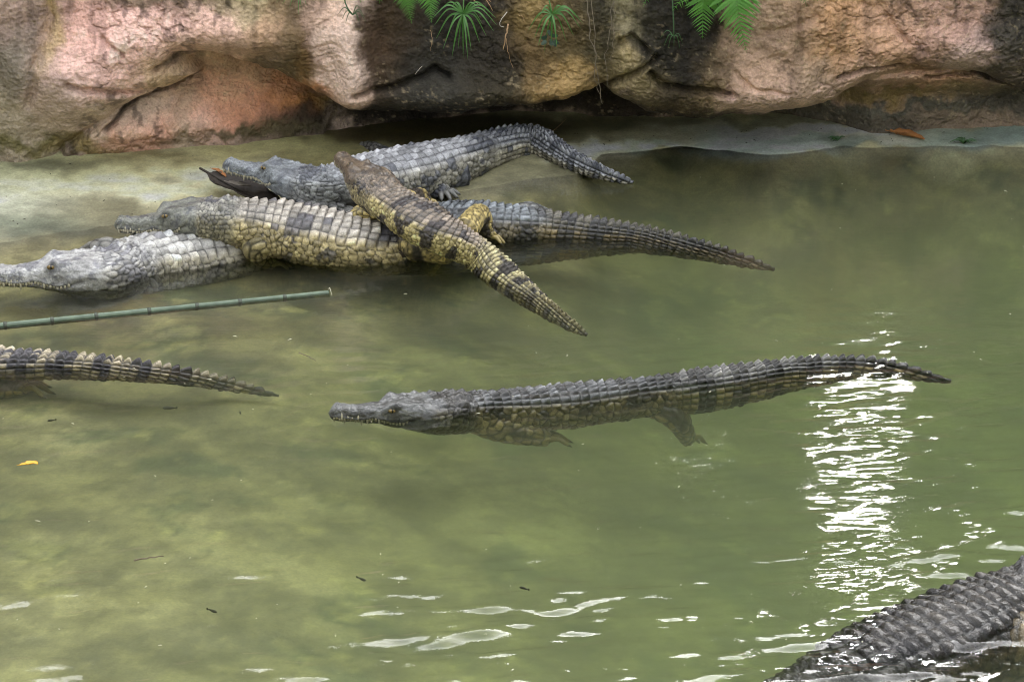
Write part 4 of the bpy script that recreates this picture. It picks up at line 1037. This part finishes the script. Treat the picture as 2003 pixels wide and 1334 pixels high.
curled_leaf('dead_leaf', 'thin rusty leaf sliver touching the tip of the grey snout', [on_ground(414, 330, .062), on_ground(428, 336, .06), on_ground(442, 346, .055)], .012, M_lbrown, curl=.6, seed=8)
curled_leaf('fallen_leaf', 'small bright yellow leaf floating on the shallow water', [at_z(38, 909, .004), at_z(52, 907, .005), at_z(66, 905, .004), at_z(74, 907, .004)], .010, M_lyel, curl=.35, seed=9)

# ------------------------------------------------------------------ ferns: fern > frond > leaflet
M_fern = mat_plain('fern_green', (0.085, 0.25, 0.025), rough=0.45, noise_scale=12, amt=0.35, transl=0.35, bump=0)
M_fern2 = mat_plain('fern_green_deep', (0.05, 0.16, 0.02), rough=0.45, noise_scale=12, amt=0.35, transl=0.3, bump=0)
def leaflet_mesh(name, w):
    """unit length pinna along +X, toothed edges, folded along the midrib"""
    xs = np.linspace(0, 1, 15)
    hw = w * np.clip(1.0 - xs ** 1.6, 0.0, 1) * np.where(np.arange(15) % 2 == 0, 1.0, 0.62) * np.minimum(1, 0.7 + xs * 4)
    hw[-1] = 0.004
    V = []
    for x, h in zip(xs, hw):
        z = -0.10 * x * x
        V += [[x, -h, z - 0.25 * h], [x, 0, z], [x, h, z - 0.25 * h]]
    return mesh_np(name, np.array(V), [grid_faces(15, 3)], smooth=False)
PINNA = leaflet_mesh('leaflet', 0.10); PINNA.materials.append(M_fern)
PINNA2 = leaflet_mesh('leaflet_deep', 0.10); PINNA2.materials.append(M_fern2)
VIEW = np.array([0, -CP, SP])
def fern(label, base, fronds, pin, mat, seed=1):
    rng = np.random.default_rng(seed)
    root = empty('fern', base); tag(root, label, 'fern', 'ferns hanging over the rock wall')
    for pts, length, pairs in fronds:
        P = np.array(pts); n = 40
        u = np.linspace(0, len(P) - 1, n); C_ = catmull(P, np.arange(len(P), dtype=float), u)
        V, F = tube(P - base, list(np.linspace(.0024, .0007, len(P))), n=6, seg=6)
        fr = link('frond', mesh_np('frond', V, F), mat, root)
        T = np.gradient(C_, axis=0); T /= np.linalg.norm(T, axis=1)[:, None]
        for k in range(pairs):
            s = 0.10 + 0.89 * k / (pairs - 1)
            i = min(n - 1, int(s * (n - 1)))
            ln = length * min(1.0, (1.02 - s) * 2.4) ** 0.85 * min(1, .5 + s * 2)
            ln = max(ln, length * 0.10)
            for sd_ in (-1, 1):
                t = T[i]; sv = np.cross(t, VIEW); sv /= np.linalg.norm(sv)
                nrm = np.cross(sv, t) 
                d = sv * sd_ * math.cos(.5) + t * math.sin(.5) + np.array([0, 0, -0.18]) + 0.06 * rng.normal(size=3); d /= np.linalg.norm(d)
                nn = VIEW * 0.8 + np.array([0, 0, .6]) + .15 * rng.normal(size=3); nn -= d * nn.dot(d); nn /= np.linalg.norm(nn)
                y = np.cross(nn, d)
                o = bpy.data.objects.new('leaflet', pin); COL.objects.link(o); o.parent = fr
                Mx = Matrix((Vector(d), Vector(y), Vector(nn))).transposed().to_4x4()
                o.matrix_local = Matrix.Translation(Vector(C_[i] - base)) @ Mx @ Matrix.Scale(float(ln * (0.92 + .16 * rng.random())), 4)
def Wp(px, py, y): return at_y(px, py, y)
b1 = Wp(800, -75, 9.05)
fern('bright fern tuft hanging beside the pale rock pillar', b1, [
    ([b1, Wp(795, -50, 8.95), Wp(792, -15, 8.88), Wp(806, 48, 8.88)], .065, 36), ([b1, Wp(822, -55, 8.92), Wp(838, -15, 8.84), Wp(844, 46, 8.82)], .065, 36),
    ([b1, Wp(770, -65, 8.95), Wp(748, -30, 8.9), Wp(742, 8, 8.9)], .05, 16), ([b1, Wp(740, -70, 8.95), Wp(700, -40, 8.9), Wp(672, 8, 8.88)], .05, 16), ([b1, Wp(760, -60, 8.9), Wp(722, -30, 8.86), Wp(704, 6, 8.84)], .05, 15)], PINNA, M_fern, 1)
b2 = Wp(1420, -80, 9.1)
fern('large bright fern hanging over the black stained rock', b2, [
    ([b2, Wp(1400, -55, 8.98), Wp(1378, -10, 8.9), Wp(1374, 78, 8.9)], .098, 40), ([b2, Wp(1440, -60, 8.95), Wp(1440, 0, 8.84), Wp(1460, 104, 8.82)], .112, 44),
    ([b2, Wp(1385, -60, 8.98), Wp(1345, -15, 8.92), Wp(1316, 22, 8.92)], .055, 16), ([b2, Wp(1460, -65, 8.98), Wp(1480, -30, 8.9), Wp(1492, 2, 8.88)], .06, 15)], PINNA, M_fern, 2)
b3 = Wp(1560, -70, 9.15)
fern('small fern tip peeping over the pink rock', b3, [([b3, Wp(1562, -50, 9.05), Wp(1566, -25, 8.98), Wp(1578, 14, 8.96)], .05, 14), ([b3, Wp(1575, -45, 9.05), Wp(1590, -20, 9.0), Wp(1600, 4, 8.98)], .04, 12)], PINNA2, M_fern2, 3)
b4 = Wp(1255, -60, 9.1)
fern('small fern sprig near the hanging roots', b4, [([b4, Wp(1262, -40, 9.02), Wp(1268, -15, 8.98), Wp(1258, 14, 8.96)], .035, 12)], PINNA2, M_fern2, 4)

# ------------------------------------------------------------------ umbrella sedges: stalk and radiating leaves
M_sedge = mat_plain('sedge_green', (0.075, 0.20, 0.04), rough=0.4, noise_scale=10, amt=0.35, transl=0.3, bump=0)
M_sedge2 = mat_plain('sedge_dark', (0.04, 0.10, 0.03), rough=0.45, noise_scale=10, amt=0.4, transl=0.25, bump=0)
def ribbon(pts, wid):
    P = np.asarray(pts, float); n = 14
    u = np.linspace(0, len(P) - 1, n); C_ = catmull(P, np.arange(len(P), dtype=float), u)
    T = np.gradient(C_, axis=0); T /= np.linalg.norm(T, axis=1)[:, None]
    B = np.cross(T, VIEW + [0, 0, .5]); B /= np.linalg.norm(B, axis=1)[:, None]; Nn = np.cross(B, T)
    s = np.linspace(0, 1, n); w_ = wid * np.clip(np.minimum(1, .55 + s * 2) * (1 - s ** 3), .05, 1)
    V = np.stack([C_ - B * w_[:, None] + Nn * w_[:, None] * .35, C_, C_ + B * w_[:, None] + Nn * w_[:, None] * .35], 1).reshape(-1, 3)
    V2 = V - np.repeat(Nn, 3, 0) * .0005
    g = grid_faces(n, 3)
    return np.vstack([V, V2]), [g, g[:, ::-1] + len(V)]
def sedge(label, hub, stalk, tips, wid, mat, seed=1):
    rng = np.random.default_rng(seed)
    root = empty('umbrella_sedge', hub); tag(root, label, 'sedge', 'umbrella sedges hanging over the rock wall')
    V, F = tube(np.array(stalk) - hub, [.0024] * len(stalk), n=7)
    link('stalk', mesh_np('stalk', V, F), mat, root)
    for tp_ in tips:
        d = tp_ - hub
        mid = hub + d * .5 + np.array([0, -.01, .018 + .02 * abs(d[0]) / .1]) 
        V, F = ribbon([hub + d * .02, mid, tp_], wid * (.8 + .4 * rng.random()))
        link('leaf', mesh_np('leaf', V - hub, F), mat, root)
y0 = 8.86
tips = [(848, 52), (852, 78), (866, 98), (884, 112), (906, 112), (922, 100), (938, 84), (952, 72), (966, 62), (972, 50), (970, 36), (846, 36), (862, 18), (884, 12), (934, 14), (956, 20), (896, 96), (915, 116), (876, 66), (944, 48)]
hub = Wp(906, 26, y0)
sedge('bright umbrella sedge drooping in front of the black stained rock', hub, [hub, Wp(908, -10, y0 + .03), Wp(916, -60, y0 + .15)], [Wp(x, y, y0 + .05 * math.sin(i * 2.1)) for i, (x, y) in enumerate(tips)], .0034, M_sedge, 1)
y0 = 8.92
tips = [(1032, 62), (1044, 78), (1052, 92), (1064, 104), (1078, 100), (1090, 98), (1108, 84), (1122, 70), (1136, 56), (1140, 46), (1128, 34), (1104, 22), (1050, 40), (1060, 22), (1116, 58)]
hub = Wp(1080, 27, y0)
sedge('umbrella sedge hanging before the ochre stained rock', hub, [hub, Wp(1072, -5, y0 + .03), Wp(1050, -60, y0 + .12)], [Wp(x, y, y0 + .05 * math.sin(i * 2.3)) for i, (x, y) in enumerate(tips)], .0032, M_sedge, 2)
y0 = 8.94; hub = Wp(690, 30, y0)
sedge('thin faded umbrella sedge in front of the pale rock pillar', hub, [hub, Wp(676, 8, y0 + .02), Wp(664, -50, y0 + .10)], [Wp(x, y, y0) for x, y in [(716, 44), (714, 34), (704, 48), (676, 46), (668, 40), (706, 18), (660, 30)]], .0018, M_sedge2, 3)
y0 = 9.0; hub = Wp(1318, 70, y0)
sedge('dark thin umbrella sedge in the shade below the large fern', hub, [hub, Wp(1317, 30, y0 + .02), Wp(1312, -50, y0 + .10)], [Wp(x, y, y0) for x, y in [(1298, 92), (1306, 98), (1330, 96), (1336, 88), (1318, 96), (1290, 78)]], .0018, M_sedge2, 4)
y0 = 9.0; hub = Wp(585, -8, y0)
sedge('fine pale grass tuft at the top of the boulder', hub, [hub, Wp(585, -30, y0 + .03), Wp(588, -70, y0 + .1)], [Wp(x, y, y0 - .04) for x, y in [(540, 6), (552, 10), (566, 16), (584, 30), (590, 22), (600, 12), (612, 2), (574, 6)]], .0016, M_sedge, 5)

# ------------------------------------------------------------------ hanging roots, dry stalks, creeper
M_root = mat_plain('hanging_root', (0.15, 0.12, 0.085), rough=0.85, noise_scale=60, amt=0.4)
M_dry = mat_plain('dry_stalk', (0.34, 0.21, 0.11), rough=0.75, noise_scale=40, amt=0.35)
M_twig = mat_plain('pale_twig', (0.42, 0.38, 0.33), rough=0.8, noise_scale=40, amt=0.3)
def strand(name, label, cat, pts, r, mat, group=None, seed=0, wig=.003):
    rng = np.random.default_rng(seed); P = np.array(pts)
    U = np.arange(len(P), dtype=float); u = np.linspace(0, len(P) - 1, 4 * len(P)); C_ = catmull(P, U, u); C_[1:-1] += rng.normal(size=(len(C_) - 2, 3)) * wig
    V, F = tube(C_, list(np.linspace(r, r * .55, len(C_))), n=7, seg=2)
    o = link(name, mesh_np(name, V - P[0], F), mat, None, tuple(P[0])); tag(o, label, cat, group)
g_ = 'roots hanging down the rock wall'
strand('hanging_root', 'thick pair strand of roots dangling down the rock, longest of the roots', 'root', [Wp(1142, -60, 8.98), Wp(1150, 20, 8.95), Wp(1158, 80, 8.93), Wp(1168, 140, 8.93), Wp(1178, 204, 8.95)], .0022, M_root, g_, 1)
strand('hanging_root', 'thin root twisting beside the longest hanging root', 'root', [Wp(1150, -60, 8.97), Wp(1160, 30, 8.93), Wp(1165, 90, 8.92), Wp(1164, 150, 8.93), Wp(1176, 190, 8.95)], .0015, M_root, g_, 2)
strand('hanging_root', 'root dangling in front of the grey rock knob', 'root', [Wp(1194, -60, 8.99), Wp(1196, 10, 8.95), Wp(1192, 70, 8.94), Wp(1186, 120, 8.94), Wp(1190, 172, 8.95)], .0016, M_root, g_, 3)
strand('hanging_root', 'very fine root hanging before the knob, shortest of the roots', 'root', [Wp(1204, -60, 8.99), Wp(1200, 20, 8.94), Wp(1200, 80, 8.93), Wp(1194, 118, 8.94)], .0012, M_root, g_, 4)
g_ = 'dry stalks caught on the rock wall'
strand('dry_stalk', 'bent rusty dry stalk dangling between the two umbrella sedges', 'stalk', [Wp(994, 48, 8.92), Wp(990, 70, 8.90), Wp(984, 98, 8.90)], .0030, M_dry, g_, 5, .001)
strand('dry_stalk', 'long fine dry straw trailing below the rusty stalk', 'stalk', [Wp(990, 76, 8.90), Wp(994, 104, 8.90), Wp(1004, 134, 8.92)], .0011, M_dry, g_, 6, .001)
strand('dry_stalk', 'pale forked twig stuck beside the bright umbrella sedge', 'twig', [Wp(992, 24, 8.93), Wp(980, 40, 8.92), Wp(978, 50, 8.92), Wp(986, 54, 8.92)], .0016, M_twig, g_, 7, .0006)
strand('dry_stalk', 'short pale stick leaning on the black rock', 'twig', [Wp(812, 146, 8.98), Wp(820, 136, 8.97), Wp(826, 130, 8.98)], .0012, M_twig, g_, 8, .0004)
for i, (x0, y0_, x1, y1, lb) in enumerate([(884, -20, 940, 12, 'dead brown stem lying flattest at the top of the black rock'), (900, -26, 960, 4, 'dead brown stem crossing others above the black rock'), (930, -20, 964, 22, 'dead stem hanging lowest of the tangle above the black rock'), (1014, 30, 1026, 44, 'short dry stem beside the ochre patch'), (842, 60, 842, 100, 'fine brown straw hanging straight by the bright umbrella sedge')]):
    strand('dry_stalk', lb, 'stalk', [Wp(x0, y0_, 8.97), Wp((x0 + x1) / 2 + 3, (y0_ + y1) / 2 - 3, 8.93), Wp(x1, y1, 8.92)], .0018 if i < 3 else .0009, M_dry, g_, 20 + i, .001)
strand('straw', 'thin straw standing on the bank behind the curled tail', 'straw', [on_ground(1072, 262, -.002), on_ground(1090, 250, .02), on_ground(1108, 232, .05)], .0009, M_dry, None, 40, .0005)
M_ivy = mat_plain('creeper_leaf', (0.03, 0.06, 0.04), rough=0.35, noise_scale=20, amt=0.4, bump=0)
rt = Wp(1078, 62, 8.93); ivy = empty('rock_creeper', rt); tag(ivy, 'small dark leaved creeper clinging to the rock under the second sedge', 'creeper')
V, F = tube([np.zeros(3), Wp(1072, 74, 8.95) - rt, Wp(1082, 88, 8.95) - rt], [.0014, .0012, .0008], n=6); link('stem', mesh_np('stem', V, F), M_root, ivy)
rng = np.random.default_rng(9)
for k in range(8):
    c = Wp(1070 + 24 * rng.random() - 6, 64 + 24 * rng.random(), 8.925) - rt
    th = np.linspace(0, 2 * np.pi, 12, endpoint=False); rr = .009 * (1 + .25 * np.cos(th * 2) + .12 * np.cos(3 * th))
    e1 = np.array([math.cos(k * 1.7), 0, math.sin(k * 1.7)]); e2 = np.array([-e1[2], -.3, e1[0]])
    top = c + rr[:, None] * (np.cos(th)[:, None] * e1 + np.sin(th)[:, None] * e2); bot = top + [0, .001, 0]
    Vv = np.vstack([top, bot, [c + [0, -.002, 0]], [c + [0, .001, 0]]]); j = np.arange(12)
    F = [np.stack([np.full(12, 24), j, (j + 1) % 12], -1), np.stack([np.full(12, 25), (j + 1) % 12 + 12, j + 12], -1)]
    link('leaf', mesh_np('leaf', Vv, [np.vstack(F)]), M_ivy, ivy)

# small weeds on the ledge
def weed(label, px, py, seed, n=9, s=.03):
    rng = np.random.default_rng(seed); b = on_ground(px, py)
    root = empty('ledge_weed', b); tag(root, label, 'weed', 'weeds on the concrete ledge')
    V, F = tube([[0, 0, -.002], [0, 0, s * .35]], [.0015, .001], n=6); link('stem', mesh_np('stem', V, F), M_sedge2, root)
    for k in range(n):
        a = rng.random() * 6.28; l = s * (.6 + .7 * rng.random())
        V, F = ribbon([np.array([0, 0, s * .1]), np.array([math.cos(a) * l * .6, math.sin(a) * l * .5, s * .5]), np.array([math.cos(a) * l * 1.3, math.sin(a) * l, s * (.1 + .4 * rng.random())])], .0035)
        link('leaf', mesh_np('leaf', V, F), M_sedge2, root)
weed('dark little weed at the water edge past the curled orange leaf', 1885, 282, 1, 12, .035)
weed('tiny dark sprig on the ledge under the overhanging pink rock', 1638, 276, 2, 7, .028)

# ------------------------------------------------------------------ small fish and flotsam
M_fish = mat_plain('small_fish', (0.035, 0.035, 0.022), rough=0.4, noise_scale=40, amt=0.3, bump=0)
def fish(px, py, z, l, ang, lb):
    c = at_z(px, py, z); root = empty('small_fish', c); tag(root, lb, 'fish', 'small fish in the pool')
    root.rotation_euler = (0, 0, ang)
    n, m_ = 14, 10; s = np.linspace(0, 1, n); th = np.linspace(0, 2 * np.pi, m_, endpoint=False)
    hh = l * .13 * np.clip(np.sin(np.pi * s ** .62), .02, 1) + l * .012; ww_ = hh * .55
    V = np.stack([np.broadcast_to((s - .45)[:, None] * l, (n, m_)), ww_[:, None] * np.cos(th) + .03 * l * np.sin(s * 5)[:, None], hh[:, None] * np.sin(th)], -1).reshape(-1, 3)
    link('body', mesh_np('body', V, [grid_faces(n, m_, wrap=True)[:, ::-1]]), M_fish, root)
    V = np.array([[.5 * l, -.03 * l, 0], [.66 * l, -.01 * l, .07 * l], [.62 * l, -.02 * l, 0], [.66 * l, -.01 * l, -.07 * l], [.5 * l, -.02 * l, .004], [.5 * l, -.04 * l, -.004]])
    link('tail_fin', mesh_np('tail_fin', V, [np.array([[4, 1, 2], [5, 2, 3], [4, 2, 5]])], smooth=False), M_fish, root)
for a in [(1024, 1150, -.006, .026, -.5, 'dark little fish at the surface in open green water'), (416, 1194, -.05, .030, 2.6, 'small fish among the near ripples over the ochre floor'), (708, 1132, -.07, .030, 2.5, 'faint slim fish under the water by the small grey ripples'), (100, 822, -.05, .024, .4, 'small dark fish below the hind foot of the barred tail'), (470, 806, -.07, .026, 1.8, 'faint fish near the tip of the barred tail'), (330, 798, -.08, .040, .1, 'blurred fish deeper below the barred tail')]:
    fish(*a)
strand('floating_twig', 'thin dark twig floating on the shallow water', 'twig', [at_z(262, 1096, .002), at_z(290, 1090, .004), at_z(320, 1087, .003)], .0022, M_root, None, 50, .0008)
strand('floating_twig', 'short dark twig drifting above the barred tail', 'twig', [at_z(585, 690, .002), at_z(605, 698, .003), at_z(618, 706, .002)], .0015, M_root, None, 51, .0008)
rng = np.random.default_rng(77); M = Mesher()
for k in range(90):
    px, py = rng.uniform(0, 2003), 330 + 980 * rng.random() ** 0.9
    if 200 < px < 1300 and py < 560: continue
    c = at_z(px, py, .0035); a = rng.random() * 6.28; l = .002 + .007 * rng.random() ** 3
    V, F = tube([c - [math.cos(a) * l, math.sin(a) * l, 0], c + [.001, 0, .0008], c + [math.cos(a) * l, math.sin(a) * l, 0]], [.0008, .0014, .0006], n=5, seg=2); M.add(V, F)
fl = link('floating_flecks', M.mesh('floating_flecks'), mat_plain('pale_fleck', (.55, .52, .38), rough=.6)); tag(fl, 'scattered pale flecks of straw and seed floating on the pool', 'debris', None, 'stuff')

rng = np.random.default_rng(78); M = Mesher()
for k in range(150):
    px = rng.uniform(0, 2003); py = rng.uniform(300, 440) if px < 420 else rng.uniform(250, 300)
    if 420 < px < 1110: continue
    p = on_ground(px, py)
    if gz(p[0], p[1]) < 0.004 or p[1] > foot_y(np.array([p[0]]))[0]: continue
    a = rng.random() * 6.28; l = .0015 + .006 * rng.random() ** 3
    V, F = tube([p - [math.cos(a) * l, math.sin(a) * l, -.0006], p + [.0008, 0, .0016], p + [math.cos(a) * l, math.sin(a) * l, .0006]], [.0007, .0015, .0006], n=5, seg=2); M.add(V, F)
lt_ = link('bank_litter', M.mesh('bank_litter'), mat_plain('dark_litter', (.05, .04, .028), rough=.8)); tag(lt_, 'scattered dark grit and plant scraps on the concrete bank', 'debris', None, 'stuff')
